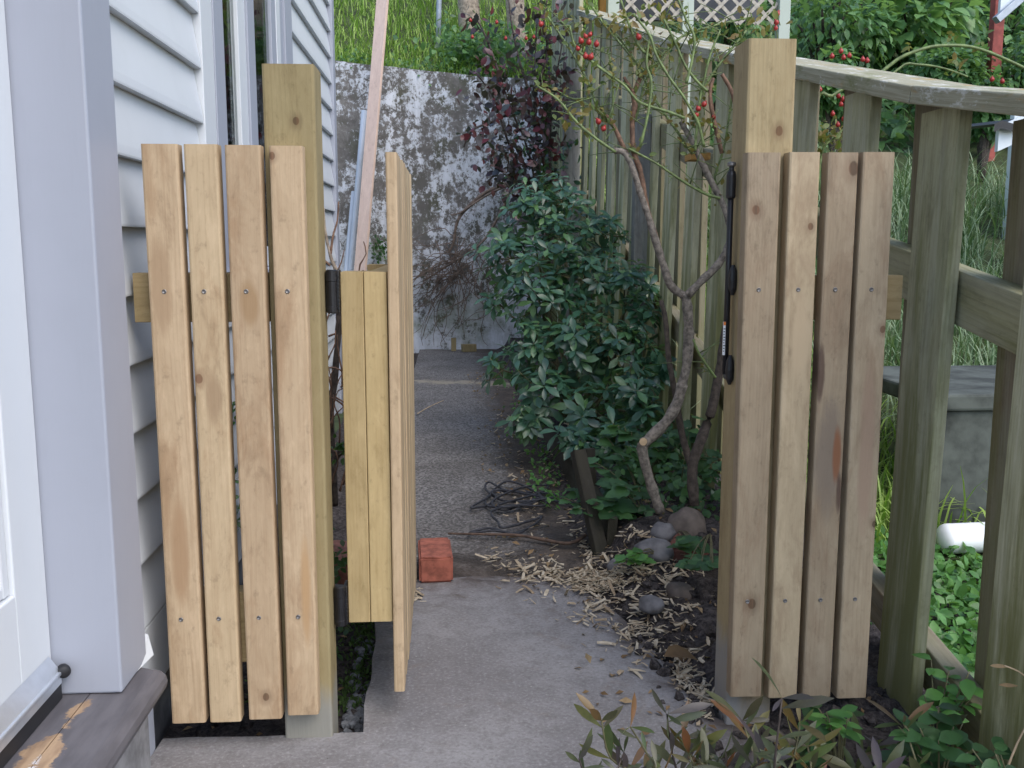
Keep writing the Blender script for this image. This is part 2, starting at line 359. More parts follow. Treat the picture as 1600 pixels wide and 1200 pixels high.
def asphmat():
    t = NT('old_asphalt'); p = t.pos(); x, y, z = t.sep(p)
    v = t.voro(p, 130, out=1); vd = t.voro(p, 130); a = t.noise(p, 2.2, 6, .65, .5); b = t.noise(p, 9, 6, .7, .5)
    g = t.n('RGBToBW'); t.lk(v, g.inputs[0])
    col = t.mix(t.ss(g.outputs[0], .2, .9), (.10, .094, .09), (.285, .268, .255))
    col = t.mix(t.ma('MULTIPLY', t.ss(a, .4, .7), .5), col, (.075, .065, .058))
    ed = t.ma('ADD', x, t.ma('MULTIPLY', t.ma('SUBTRACT', b, .5), .5)); nr = t.ma('ADD', y, t.ma('MULTIPLY', t.ma('SUBTRACT', b, .5), 1.2))
    dirt = t.ma('MAXIMUM', t.ss(ed, .14, .34), t.ss(nr, 3.35, 2.85))
    col = t.mix(t.ma('MULTIPLY', dirt, .9), col, t.mix(t.ss(b, .4, .6), (.045, .036, .03), (.10, .078, .062)))
    s = t.ma('ADD', t.ma('ABSOLUTE', t.ma('SUBTRACT', y, t.ma('MULTIPLY_ADD', x, -.25, 7.0))), t.ma('MULTIPLY', t.ma('SUBTRACT', b, .5), .5))
    col = t.mix(t.ma('MULTIPLY', t.ss(s, .13, .04), t.ma('MULTIPLY', t.ss(a, .42, .56), .6)), col, (.42, .37, .28))
    t.bump(t.ma('ADD', vd, b), .6, .005); return t.fin(col, .9, .25)
M['asphalt'] = asphmat()
def soilmat():
    t = NT('dark_soil'); p = t.pos(); a = t.noise(p, 8, 6, .7); b = t.noise(p, 60, 5, .75)
    col = t.mix(t.ss(b, .35, .7), (.036, .031, .032), (.13, .113, .107)); col = t.mix(t.ma('MULTIPLY', t.ss(a, .5, .7), .5), col, (.05, .042, .03))
    sp = t.voro(p, 90); col = t.mix(t.ss(sp, .1, .06), col, (.2, .17, .13))
    t.bump(t.ma('ADD', a, b), 1.0, .012); return t.fin(col, .95, .15)
M['soil'] = soilmat()
def wallmat():
    t = NT('flaking_whitewash'); p = t.pos(); q = t.scale(p, 1, 1, .85)
    big = t.noise(q, 1.5, 5, .6, .4); mid = t.noise(q, 8.5, 8, .78, .3); fine = t.noise(q, 26, 6, .85); stx = t.noise(t.scale(p, 9, 9, 1.2), 1, 5, .7)
    x, y, z = t.sep(p)
    f = t.ma('ADD', t.ma('MULTIPLY', big, .45), t.ma('ADD', t.ma('MULTIPLY', mid, .7), t.ma('MULTIPLY', fine, .72)))
    f = t.ma('ADD', f, t.ma('MULTIPLY', stx, .22))
    f = t.ma('ADD', f, t.ma('MULTIPLY', t.ss(z, 1.3, .2), .10))
    # f centred near 1.08
    w = t.ss(f, 1.032, 1.092)
    under = t.mix(t.ss(mid, .4, .62), (.14, .13, .12), (.25, .235, .22)); under = t.mix(t.ma('MULTIPLY', t.ss(t.noise(p, 3.1, 5), .5, .65), .6), under, (.085, .09, .05))
    white = t.mix(t.ss(stx, .35, .65), (.56, .58, .62), (.76, .78, .83))
    white = t.mix(t.ma('MULTIPLY', t.ss(mid, .56, .42), .5), white, (.40, .41, .40))
    col = t.mix(w, under, white)
    gr = t.noise(t.add(p, (5, 5, 5)), 1.6, 6, .7); col = t.mix(t.ma('MULTIPLY', t.ma('MULTIPLY', t.ss(gr, .52, .66), t.ss(z, 1.9, .7)), .5), col, (.2, .23, .14))
    t.bump(t.ma('ADD', w, t.ma('MULTIPLY', fine, .6)), .5, .006); return t.fin(col, .92, .2)
M['whitewash'] = wallmat()
M['brick'] = plain('orange_brick', (.30, .095, .062), .9, var=.35, sc=28, bump=.7)
M['brick_old'] = plain('old_pink_brick', (.22, .095, .07), .9, var=.35, sc=28, bump=.7)
M['stone'] = plain('grey_stone', (.15, .145, .15), .85, var=.35, sc=18, bump=.5)
M['stone_brown'] = plain('brown_stone', (.13, .105, .09), .85, var=.35, sc=18, bump=.5)
M['blockwall'] = plain('neighbour_concrete', (.065, .073, .064), .9, var=.6, sc=7, bump=.6)
M['pvc'] = plain('white_pvc', (.86, .87, .89), .35, var=.03, sc=9)
M['pipe_blue'] = plain('pale_blue_pipe', (.52, .58, .66), .4, var=.05, sc=9)
M['bark'] = plain('grey_brown_bark', (.19, .165, .14), .9, var=.5, sc=70, bump=.8)
M['bark_dark'] = plain('dark_bark', (.07, .055, .045), .9, var=.45, sc=60, bump=.8)
M['bark_pale'] = plain('pale_bark', (.33, .27, .21), .9, var=.4, sc=40, bump=.8)
M['cane'] = plain('green_cane', (.14, .19, .065), .55, var=.4, sc=40)
M['cane_brown'] = plain('brown_cane', (.20, .115, .075), .75, var=.4, sc=50, bump=.5)
M['cane_red'] = plain('dark_cane', (.08, .06, .05), .75, var=.4, sc=50)
M['stem_green'] = plain('green_brown_stem', (.13, .12, .06), .7, var=.3, sc=40)
M['vine'] = plain('dead_vine', (.19, .14, .11), .9, var=.45, sc=30)
M['hip'] = plain('red_hip', (.33, .028, .024), .4, var=.25, sc=90)
M['cut'] = plain('fresh_cut_wood', (.55, .4, .25), .8)
M['rope'] = plain('dark_cord', (.035, .035, .042), .6, var=.4, sc=60)
M['twig'] = plain('brown_twig', (.11, .07, .05), .85, var=.4, sc=40, bump=.4)
M['chip'] = leafmat('pale_wood_chip', [(.27, .2, .13), (.46, .38, .27), (.54, .47, .36), (.40, .31, .21)], .8, .0, .2)
M['dead_leaf'] = leafmat('dry_leaf', [(.14, .085, .045), (.26, .17, .09), (.36, .26, .15)], .75, .1, .2)
M['bush_leaf'] = leafmat('glossy_bush_leaf', [(.024, .068, .046), (.04, .108, .064), (.056, .142, .085), (.11, .22, .075)], .3, .16, .55)
M['red_leaf'] = leafmat('purple_rose_leaf', [(.035, .03, .04), (.05, .045, .055), (.09, .02, .03), (.14, .022, .035), (.045, .055, .06)], .35, .12, .5)
M['rose_leaf'] = leafmat('thin_rose_leaf', [(.10, .15, .04), (.16, .2, .05), (.24, .2, .05), (.2, .12, .04)], .5, .3)
M['ivy_leaf'] = leafmat('mid_green_leaf', [(.03, .075, .03), (.045, .12, .045), (.07, .165, .055)], .45, .3)
M['lime_leaf'] = leafmat('fresh_green_leaf', [(.06, .17, .04), (.10, .26, .06), (.15, .33, .08)], .4, .35)
M['hill_leaf'] = leafmat('hill_shrub_leaf', [(.04, .10, .04), (.08, .19, .07), (.14, .29, .10), (.2, .36, .12)], .42, .35)
M['olive_leaf'] = leafmat('olive_purple_leaf', [(.06, .09, .03), (.09, .12, .04), (.09, .055, .045), (.08, .10, .05), (.17, .05, .025), (.15, .15, .045)], .38, .22)
M['purple_leaf'] = leafmat('dusky_purple_leaf', [(.06, .05, .06), (.09, .065, .075), (.08, .09, .045), (.06, .08, .04)], .38, .2)
M['grass'] = leafmat('hill_grass', [(.12, .25, .035), (.2, .38, .05), (.27, .45, .07), (.33, .43, .11)], .5, .4)
M['long_grass'] = leafmat('grey_green_long_grass', [(.055, .12, .055), (.10, .19, .085), (.15, .25, .13), (.23, .29, .17)], .5, .3)
M['earth'] = plain('green_earth', (.055, .075, .025), .95, var=.5, sc=5, bump=.5)
M['moss'] = leafmat('dark_moss', [(.03, .06, .015), (.05, .10, .02), (.07, .13, .03)], .8, .2)
M['gravel'] = plain('blue_grey_gravel', (.16, .17, .185), .9, var=.5, sc=40, bump=.6)
M['trellis'] = paintmat('pale_green_trellis_paint', (.45, .50, .43), dirt=.2)
M['lattice'] = plain('cream_lattice', (.42, .38, .32), .75, var=.2)
M['slate'] = plain('dark_blue_grey_panel', (.085, .09, .105), .7, var=.2, sc=6)
M['red_paint'] = plain('faded_red_post', (.33, .075, .06), .7, var=.3, sc=14)
M['orange_wood'] = wood('orange_stained_post', (.45, .24, .07), (.3, .15, .04), contrast=.4, ro=.8)
M['roof_dark'] = plain('dark_roofing', (.02, .021, .024), .5, var=.3)
M['shed_white'] = paintmat('shed_white_paint', (.72, .78, .82), dirt=.08)
M['galv'] = plain('grey_metal_pole', (.36, .40, .45), .45, .5, var=.1)
M['terracotta'] = plain('dark_pot', (.03, .032, .04), .5, var=.2)

# ------------------------------------------------------------------ leaf helpers
def leaf_shape(L=1.0, Wd=.36, wide=.6, fold=.18, curl=-.18, n=4):
    """vertices, faces: blade along +Y, face up +Z"""
    V = []; Fc = []
    for i in range(n + 1):
        t = i / n
        w = Wd * .5 * (math.sin(math.pi * t ** (math.log(.5) / math.log(wide))) ** .8 if 0 < t < 1 else .03)
        zc = curl * t * t
        V += [(-w, t, zc + fold * w), (0, t, zc), (w, t, zc + fold * w)]
    for i in range(n):
        a = i * 3; Fc += [(a, a + 1, a + 4, a + 3), (a + 1, a + 2, a + 5, a + 4)]
    return np.array(V) * L, Fc
def lobed_shape(L=1.0):
    """broad lobed leaf (ivy, bramble leaflet)"""
    prof = [(0, 0), (.34, .02), (.46, .22), (.34, .34), (.42, .55), (.26, .62), (.2, .82), (0, 1.02)]
    V = []; Fc = []
    for x, y in prof: V.append((0, y * .98 + .01, -.12 * y * y)); V.append((-x, y, .1 * x - .15 * y * y)); V.append((x, y, .1 * x - .15 * y * y))
    for i in range(len(prof) - 1):
        a = i * 3; Fc += [(a + 1, a, a + 3, a + 4), (a, a + 2, a + 5, a + 3)]
    return np.array(V) * L, Fc
def frame(d, up):
    y = d / (np.linalg.norm(d) + 1e-9); x = np.cross(y, up); nx = np.linalg.norm(x)
    if nx < 1e-3: x = np.cross(y, (1, .1, .2)); nx = np.linalg.norm(x)
    x = x / nx; z = np.cross(x, y); return np.stack([x, y, z], 1)
def leaf_T(p, d, up, s, roll=0.0):
    m = frame(np.array(d, float), np.array(up, float))
    if roll:
        c, q = math.cos(roll), math.sin(roll); m = m @ np.array([[c, 0, q], [0, 1, 0], [-q, 0, c]])
    return (np.array(p, float), m, s)
def merge_leaves(name, shape, Ts, mat, parent=None, stuff=True):
    V0, F0 = shape; k = len(V0); Vs = []; Fs = []
    F0 = [tuple(f) for f in F0]
    for i, (p, m, s) in enumerate(Ts):
        Vs.append(V0 @ m.T * s + p); o = i * k
        Fs += [tuple(j + o for j in f) for f in F0]
    me = pyd(name, np.concatenate(Vs), Fs)
    o = meshobj(name, me, mat, parent, smooth=True)
    if stuff: o['kind'] = 'stuff'
    return o
def leaf_objs(name, shape, Ts, mat, parent):
    me = pyd(name, shape[0], shape[1]); me.materials.append(mat); me.polygons.foreach_set('use_smooth', [True] * len(me.polygons))
    for p, m, s in Ts:
        M4 = Matrix([[*(m[0] * s), p[0]], [*(m[1] * s), p[1]], [*(m[2] * s), p[2]], [0, 0, 0, 1]])
        putm(bpy.data.objects.new(name, me), parent, M4)
def split_leaves(name, shape, Ts, mat, parent, nmax):
    e = np.array((0, 0, EYE)); Ts = sorted(Ts, key=lambda q: np.linalg.norm(q[0] - e) / q[2])
    leaf_objs(name, shape, Ts[:nmax], mat, parent)
    if len(Ts) > nmax: merge_leaves('foliage', shape, Ts[nmax:], mat, parent)
def rdir(): 
    v = nrg.normal(size=3); return v / np.linalg.norm(v)

# ================================================================== THE SETTING
def grid(name, x0, x1, y0, y1, nx, ny, fz, mat):
    xs = np.linspace(x0, x1, nx); ys = np.linspace(y0, y1, ny); V = []; Fc = []
    for y in ys:
        for x in xs: V.append((x, y, fz(x, y)))
    for j in range(ny - 1):
        for i in range(nx - 1):
            a = j * nx + i; Fc.append((a, a + 1, a + nx + 1, a + nx))
    return tag(meshobj(name, pyd(name, V, Fc), mat, smooth=True), kind='structure')
def sst(t): t = min(1, max(0, t)); return t * t * (3 - 2 * t)
def nz(x, y, s=1.0, z=0.0): return mnoise.noise((x * s, y * s, z))
grid('ground', -40, 40, -30, 3.0, 12, 12, lambda x, y: -.16, M['soil'])
def bank_z(x, y):      # neighbour's bank to the right and the hill behind everything
    b = .0 + max(0, y - 3.75) * .40 if x > 1.0 else -.2
    back = 2.48 + (y - 9.45) * .62 if y > 9.4 else -9
    t = sst((x - 1.0) / .12) if y < 9.35 else 1
    z = (-.2 + (b + .2) * t)
    if y > 9.4: z = max(back, b if x > 1 else -9)
    return z + nz(x, y, .9) * .12 * min(1, max(0, y - 4) * .4)
xs = sorted(set([round(v, 3) for v in list(np.linspace(-14, .9, 22)) + [1.0, 1.04, 1.08, 1.12] + list(np.linspace(1.2, 6, 28)) + list(np.linspace(6.5, 34, 16))]))
ys = sorted(set([round(v, 3) for v in [2.9] + list(np.linspace(3, 9.2, 40)) + [9.36, 9.41] + list(np.linspace(9.6, 16, 34)) + list(np.linspace(17, 48, 16))]))
V = [(x, y, bank_z(x, y)) for y in ys for x in xs]; nx = len(xs)
Fc = [(j * nx + i, j * nx + i + 1, (j + 1) * nx + i + 1, (j + 1) * nx + i) for j in range(len(ys) - 1) for i in range(nx - 1)]
tag(meshobj('hillside', pyd('hillside', V, Fc), M['earth'], smooth=True), kind='structure')

# concrete slab with worn, slightly irregular edges
def slab(name, out, z1, z0, mat, jit=.006, step=.06):
    P = []
    for i, a in enumerate(out):
        b = out[(i + 1) % len(out)]; a = Vector(a); b = Vector(b); m = max(1, int((b - a).length / step))
        for k in range(m):
            p = a.lerp(b, k / m); P.append((p.x + nz(p.x * 9, p.y * 9, 1, 3) * jit * 2, p.y + nz(p.x * 9, p.y * 9, 1, 8) * jit * 2))
    n = len(P); c = Vector((sum(p[0] for p in P) / n, sum(p[1] for p in P) / n))
    bm = bmesh.new(); top = [bm.verts.new((p[0], p[1], z1)) for p in P]
    low = [bm.verts.new((p[0] + (p[0] - c.x) * .004, p[1], z1 - .008)) for p in P]; bot = [bm.verts.new((p[0], p[1], z0)) for p in P]
    from mathutils.geometry import tessellate_polygon
    for tri in tessellate_polygon([[Vector((p[0], p[1], 0)) for p in P]]): bm.faces.new([top[i] for i in tri])
    for i in range(n):
        j = (i + 1) % n; bm.faces.new((top[j], top[i], low[i], low[j])); bm.faces.new((low[j], low[i], bot[i], bot[j]))
    bmesh.ops.recalc_face_normals(bm, faces=bm.faces)
    return tag(meshobj(name, bm_mesh(name, bm), mat), kind='structure')
slab('concrete_path', [(-.60, -1.5), (.60, -1.5), (.60, 1.86), (.55, 1.92), (.525, 2.04), (.478, 2.37), (.42, 2.6), (.33, 2.80), (.05, 2.84), (-.208, 2.80), (-.206, 2.5), (-.188, 1.90), (-.60, 1.905)], 0, -.12, M['concrete'])
grid('asphalt_path', -.30, .48, 2.8, 9.3, 20, 120, lambda x, y: -.006 + nz(x, y, 2.5) * .008 - .004 * (y < 2.9), M['asphalt'])
def soilL(x, y): return -.075 + nz(x, y, 7) * .02 + nz(x, y, 22) * .012 + .035 * sst((y - 2.15) / .4)
grid('left_soil_strip', -.64, -.17, 1.88, 9.3, 40, 240, lambda x, y: min(soilL(x, y), -.018), M['soil'])
def soilR(x, y):
    edge = .33 if y > 2.8 else (.33 + (2.8 - y) * .35 if y > 2.37 else .52)
    t = sst((x - edge) / .22)
    behind = sst((x - .49) / .06) if y > 2.85 else 0
    z = -.03 + .06 * t + .07 * behind
    return z + nz(x, y, 6) * .03 * t + nz(x, y, 19, 2) * .018 * t + nz(x, y, 45, 5) * .008
grid('soil_bed', .30, 1.13, .6, 9.3, 70, 420, soilR, M['soil'])
grid('neighbour_ground', 1.10, 6.0, .2, 4.2, 40, 30, lambda x, y: -.06 + nz(x, y, 3) * .03 - .08 * sst((1.2 - x) / .1), M['soil'])

# ------------------------------------------------------------------ back retaining wall
bm = bmesh.new(); N = 60; WY = 9.2; th = .3
def wtop(x): return 2.62 - (x + 1.0) * .088 + nz(x, 0, 2.2, 4) * .025
X0, X1 = -6.0, .86
prev = None
colv = []
for i in range(N + 1):
    x = X0 + (X1 - X0) * i / N; col = []
    for k in range(25):
        z = -.2 + (wtop(x) + .2) * k / 24; col.append(bm.verts.new((x, WY + nz(x, z, 1.1) * .02 + z * .02, z)))
    col.append(bm.verts.new((x, WY + th, wtop(x) + .01))); col.append(bm.verts.new((x, WY + th, -.2))); colv.append(col)
for a, b in zip(colv, colv[1:]):
    for k in range(len(a) - 1): bm.faces.new((a[k], b[k], b[k + 1], a[k + 1]))
bm.faces.new(colv[-1]); bm.faces.new(colv[0][::-1])
rw = meshobj('retaining_wall', bm_mesh('retaining_wall', bm), M['whitewash'], smooth=False)
tag(rw, 'old retaining wall with flaking whitewash closing off the far end of the path', 'wall')

# ------------------------------------------------------------------ the house
house = thing('weatherboard_house', (-.9, 3.4, 0), 'white weatherboard house with lilac trim and door along the left side of the path', 'house')
WX = -.632
bmw = bmesh.new()
box_bm(bmw, -1.1, WX - .012, 1.79, 2.62, .10, 3.2); box_bm(bmw, -1.1, WX - .012, 3.86, 5.33, .10, 3.2)
box_bm(bmw, -1.1, WX - .012, 2.62, 3.86, .10, .93); box_bm(bmw, -1.1, WX - .012, 2.62, 3.86, 2.45, 3.2)
box_bm(bmw, -4.5, -1.6, 1.3, 5.33, .1, 3.2)
meshobj('wall_core', bm_mesh('wall_core', bmw), M['slot'], house)
bmf = bmesh.new(); box_bm(bmf, -1.2, -.655, 1.79, 5.30, -.2, .13); meshobj('footing', bm_mesh('footing', bmf), M['footing'], house)
wb_mesh = {}
def weatherboard(y0, y1, zk):
    key = (round(y0, 3), round(y1, 3))
    if key not in wb_mesh:
        L = y1 - y0; h = .158; lip = .031; top = .007
        prof = [(0, 0), (lip, 0), (lip + .0005, .004), (lip - .001, .02), (top, h), (0, h)]
        V = []; n = len(prof); 
        for y in (0, L): V += [(px, y, pz) for px, pz in prof]
        Fc = [tuple((i, (i + 1) % n, n + (i + 1) % n, n + i)) for i in range(n)] + [tuple(range(n))[::-1], tuple(range(n, 2 * n))]
        wb_mesh[key] = pyd('weatherboard', V, Fc)
        bmx = bmesh.new(); bmx.from_mesh(wb_mesh[key]); bmesh.ops.recalc_face_normals(bmx, faces=bmx.faces); bmx.to_mesh(wb_mesh[key]); bmx.free()
    meshobj('weatherboard', wb_mesh[key], M['white'], house, (WX - .004, y0, zk))
ztop = 1.419 + .13 * 13
for k in range(23):
    zk = ztop - .13 * k
    if zk < .93 - .14: weatherboard(1.79, 5.26, zk)
    else:
        weatherboard(1.79, 2.515, zk); weatherboard(3.945, 5.26, zk)
board('skirting', -.66, -.606, 1.792, 5.26, .10, .246, M['white'], house, .004, 'y')
board('corner_board', -.70, -.596, 5.262, 5.36, .08, 3.2, M['lilac'], house, .003)
# window beyond the first stretch of boards
win = meshobj('window', board_mesh('window', .06, .11, 1.55, .002), M['lilac'], house, (-.628, 2.694, 1.695)); win['label'] = 'tall sash window with lilac casing in the weatherboard wall'
def sub(name, x0, x1, y0, y1, z0, z1, mat, bev=.002, axis='z'): return board(name, x0, x1, y0, y1, z0, z1, mat, win, bev, axis)
sub('stop', -.66, -.601, 2.517, 2.636, .92, 2.47, M['white'])
sub('casing', -.66, -.599, 3.78, 3.943, .92, 2.47, M['lilac'])
sub('sill', -.66, -.565, 2.64, 3.95, .875, .918, M['lilac'], .004, 'y')
sub('head', -.66, -.585, 2.64, 3.95, 2.472, 2.57, M['lilac'], .004, 'y')
for a, b, xo, m in ((2.98, 3.085, -.607, 'white'), (3.088, 3.155, -.600, 'lilac'), (3.158, 3.225, -.606, 'lilac'), (3.53, 3.62, -.606, 'lilac'), (3.622, 3.70, -.604, 'white'), (3.702, 3.778, -.606, 'lilac')):
    sub('sash', xo - .045, xo, a, b, .92, 2.47, M[m])
sub('sash', -.66, -.609, 2.752, 2.978, .92, .985, M['white'], .002, 'y'); sub('sash', -.66, -.609, 3.227, 3.528, .92, .985, M['white'], .002, 'y')
for a, b, xo in ((2.752, 2.978, -.618), (3.227, 3.528, -.616)):
    V = [(xo, a, .987), (xo, b, .987), (xo, b, 2.47), (xo, a, 2.47), (xo - .004, a, .987), (xo - .004, b, .987), (xo - .004, b, 2.47), (xo - .004, a, 2.47)]
    meshobj('pane', pyd('pane', V, [(0, 1, 2, 3), (5, 4, 7, 6), (0, 3, 7, 4), (1, 5, 6, 2), (0, 4, 5, 1), (3, 2, 6, 7)]), M['glass'], win)
V = []; Fc = []
for i in range(61):
    y = 2.80 + 1.05 * i / 60; x = -.70 + .018 * math.sin(i * 1.3) + .01 * math.sin(i * .47)
    V += [(x, y, .9), (x, y, 2.5)]
    if i: Fc.append((2 * i - 2, 2 * i, 2 * i + 1, 2 * i - 1))
meshobj('curtain', pyd('curtain', V, Fc), M['curtain'], win, smooth=True)
# door opening at the near end: casing, door, sill
bmc = bmesh.new(); box_bm(bmc, -.72, -.578, 1.645, 1.785, .222, 3.2, .004)
dc = meshobj('door_casing', bm_mesh('door_casing', bmc), M['lilac'], house)
door = meshobj('door', board_mesh('door', .04, .118, 2.0, .003), M['door_white'], house, (-.712, 1.583, 1.285))
door['label'] = 'white door with a glazed panel at the left edge'
board('bottom_rail', -.732, -.692, .70, 1.523, .285, .447, M['door_white'], door, .003, 'y')
board('top_rail', -.732, -.692, .70, 1.523, 2.15, 2.285, M['door_white'], door, .003, 'y')
board('stile', -.732, -.692, .58, .70, .285, 2.285, M['door_white'], door, .003)
board('bead', -.716, -.699, 1.499, 1.523, .450, 2.15, M['door_white'], door, .004)
board('bead', -.716, -.699, .70, 1.498, .449, .470, M['door_white'], door, .004, 'y')
V = [(-.712, .70, .46), (-.712, 1.5, .46), (-.712, 1.5, 2.15), (-.712, .7, 2.15), (-.716, .70, .46), (-.716, 1.5, .46), (-.716, 1.5, 2.15), (-.716, .7, 2.15)]
meshobj('pane', pyd('pane', V, [(0, 1, 2, 3), (5, 4, 7, 6), (0, 3, 7, 4), (1, 5, 6, 2), (0, 4, 5, 1), (3, 2, 6, 7)]), M['glass'], door)
bmr = bmesh.new(); box_bm(bmr, -1.6, -1.55, .3, 1.6, .2, 2.6); meshobj('room_wall', bm_mesh('room_wall', bmr), M['room'], house)
# weather strip: sloping aluminium drip with a rubber lip and a black end plug
st = pyd('weather_strip', [(-.691, .6, .30), (-.672, .6, .272), (-.672, .6, .252), (-.691, .6, .252), (-.691, 1.628, .30), (-.672, 1.628, .272), (-.672, 1.628, .252), (-.691, 1.628, .252)],
         [(0, 1, 5, 4), (1, 2, 6, 5), (2, 3, 7, 6), (3, 0, 4, 7), (0, 3, 2, 1), (4, 5, 6, 7)])
stp = meshobj('weather_strip', st, M['alu'], door)
board('bead_ridge', -.676, -.669, .6, 1.626, .268, .275, M['alu'], door, .002, 'y')
board('rubber_lip', -.690, -.674, .6, 1.63, .222, .251, M['rubber'], door, .002, 'y')
bmp = bmesh.new(); lathe_bm(bmp, [(.004, -.003), (.010, -.002), (.011, .004), (.011, .012), (.008, .015)], (0, 0, 0), 'x', 18)
plug = meshobj('end_plug', bm_mesh('end_plug', bmp), M['rubber'], door, (-.672, 1.636, .272), (0, 0, R(-60)), True)
bmp = bmesh.new(); lathe_bm(bmp, [(.0035, .0), (.0035, .0165), (.002, .018)], (0, 0, 0), 'x', 10)
# sill: two boards with an open crack, outer one bullnosed
sl_ = meshobj('sill', board_mesh('sill', .070, 2.0, .045, .002), M['sill'], house, (-.670, .74, .1985))
V = []; Fc = []; prof = [(-.633, .176), (-.633, .221), (-.556, .219)]
for k in range(7):
    a = R(90 - 30 * k); prof.append((-.552 + .0225 * math.cos(a), .1965 + .0225 * math.sin(a)))
n = len(prof); cut = []
for yy in (-.26, 1.745): V += [(x, yy + (0.03 if (yy > 0 and x < -.56) else 0), z) for x, z in prof]
Fc = [(i, (i + 1) % n, n + (i + 1) % n, n + i) for i in range(n)] + [tuple(range(n))[::-1], tuple(range(n, 2 * n))]
meshobj('nosing', pyd('nosing', V, Fc), M['sill'], sl_)
bmq = bmesh.new(); box_bm(bmq, -1.0, -.597, 1.803, 1.87, -.1, .15, .006); meshobj('plinth', bm_mesh('plinth', bmq), M['lilac'], house)
bmq = bmesh.new(); box_bm(bmq, -1.0, -.585, -.26, 1.80, -.1, .174, .006); meshobj('step', bm_mesh('step', bmq), M['footing'], house)
bmq = bmesh.new(); vs = [bmq.verts.new(p) for p in [(-.632, 1.70, .222), (-.580, 1.73, .222), (-.570, 1.80, .224), (-.583, 1.815, .258), (-.618, 1.815, .272), (-.628, 1.79, .222)]]
bmq.faces.new(vs[:3] + [vs[5]]); bmq.faces.new([vs[2], vs[3], vs[4], vs[5]]); bmq.faces.new([vs[0], vs[1], vs[2], vs[3], vs[4]])
meshobj('paint_flake', bm_mesh('paint_flake', bmq), M['white'], house)
# unseen roof edge above the frame, sized for the sky light it blocks
bmq = bmesh.new(); box_bm(bmq, -4.6, -.5, -1.2, 5.7, 3.21, 3.3); meshobj('unseen_eave', bm_mesh('unseen_eave', bmq), M['white'], house)

# ------------------------------------------------------------------ slatted side panels and the gate
def screw_mesh():
    bm = bmesh.new(); lathe_bm(bm, [(.0044, .0), (.0044, -.0008), (.0034, -.0014), (.0016, -.0004)], (0, 0, 0), 'y', 12)
    return bm_mesh('screw', bm)
SCR = screw_mesh(); SCR.materials.append(M['screw'])
def add_screws(pl, x, zs, yf):
    for z in zs: put(bpy.data.objects.new('screw', SCR), pl, (x, yf - .0002, z))
GREY = (.24, .19, .15); ORG = (.28, .105, .045); DRK = (.09, .05, .04)
planks_L = [(-.559, -.493, 1.176, .058, [], [(.0, -.2, .02, .12, (.33, .205, .115)), (-.01, .3, .02, .1, (.34, .23, .14))]),
            (-.484, -.423, 1.176, .058, [(-.021, .128, .008)], [(.004, .09, .016, .06, (.30, .2, .12))]),
            (-.409, -.344, 1.175, .062, [(.004, -.51, .007)], [(.0, .27, .02, .05, (.33, .21, .11))]),
            (-.331, -.270, 1.174, .068, [(-.024, .535, .006)], [(.012, -.3, .012, .12, (.42, .26, .13))])]
planks_R = [(.561, .626, 1.167, .080, [(-.014, .437, .008), (.006, -.345, .010)], []),
            (.641, .701, 1.168, .075, [(.016, .408, .006)], [(.005, .2, .02, .1, (.5, .38, .25))]),
            (.714, .774, 1.168, .074, [(.022, .517, .012)], [(-.002, -.06, .03, .14, GREY), (.016, -.04, .010, .06, ORG), (.024, -.12, .007, .05, DRK), (-.024, .13, .009, .07, DRK)]),
            (.784, .847, 1.169, .070, [(.024, .212, .006), (.029, -.18, .006)], [(.004, .0, .018, .2, (.36, .25, .18))])]
def panel(label, planks, post, rails, screws, warm):
    px0, px1, ptop = post
    root = thing('slatted_fence', ((px0 + px1) / 2, 1.93, 0), label, 'fence panel', 'slatted timber panels either side of the gate')
    p = board('post', px0, px1, 1.887, 1.985, -.35, ptop, M['post_k' + ('L' if px0 < 0 else 'R')], root, .005)
    for x0, x1, z0, z1 in rails: board('rail', x0, x1, 1.888, 1.931, z0, z1, M['rail'], root, .002, 'x')
    for i, (x0, x1, zt, zb, kn, sp) in enumerate(planks):
        li, da = (PL, PD) if warm else ((.385, .305, .21), (.265, .196, .128))
        if warm and i == 1: li, da = (.455, .335, .21), (.33, .22, .127)
        if not warm and i == 1: li, da = (.47, .365, .24), (.35, .25, .155)
        m = wood('plank_pine', li, da, kn, contrast=.18, fib=.5, bump=.4, blotch=.5 if warm else .55, stain=(.29, .165, .085) if warm else (.25, .16, .10), splotch=sp)
        pl = board('plank', x0, x1, 1.85, 1.8855, zb, zt, m, root, .0045, bend=.0012)
        sx = (x0 + x1) / 2; add_screws(pl, sx - .004 if warm else sx - .003, screws, 1.85)
    return root
M['post_kL'] = wood('treated_post_knot', POL, POD, [(.012, .735, .007)], contrast=.2, blotch=.3, stain=(.24, .17, .075), ring=.008, bump=.5, ro=.8,
                    splotch=[(0, -.47, .09, .10, (.30, .295, .28))])
M['post_kR'] = wood('treated_post_rough', (.37, .295, .17), (.28, .21, .11), [(.018, .695, .008)], contrast=.15, blotch=.3, stain=(.26, .18, .085), ring=.008, bump=.6, ro=.85,
                    splotch=[(-.04, -.46, .03, .15, (.30, .30, .305)), (0, -.52, .1, .08, (.28, .28, .285))])
panel('left slatted screen of four warm pine planks between house wall and gate', planks_L, (-.345, -.249, 1.325), [(-.598, -.3465, .849, .942), (-.545, -.3465, .165, .312)], (.909, .273), True)
panel('right slatted screen of four knotty pine planks on the taller post', planks_R, (.566, .66, 1.381), [(.6615, .892, .847, .935), (.6615, .858, .19, .322)], (.909, .283), False)
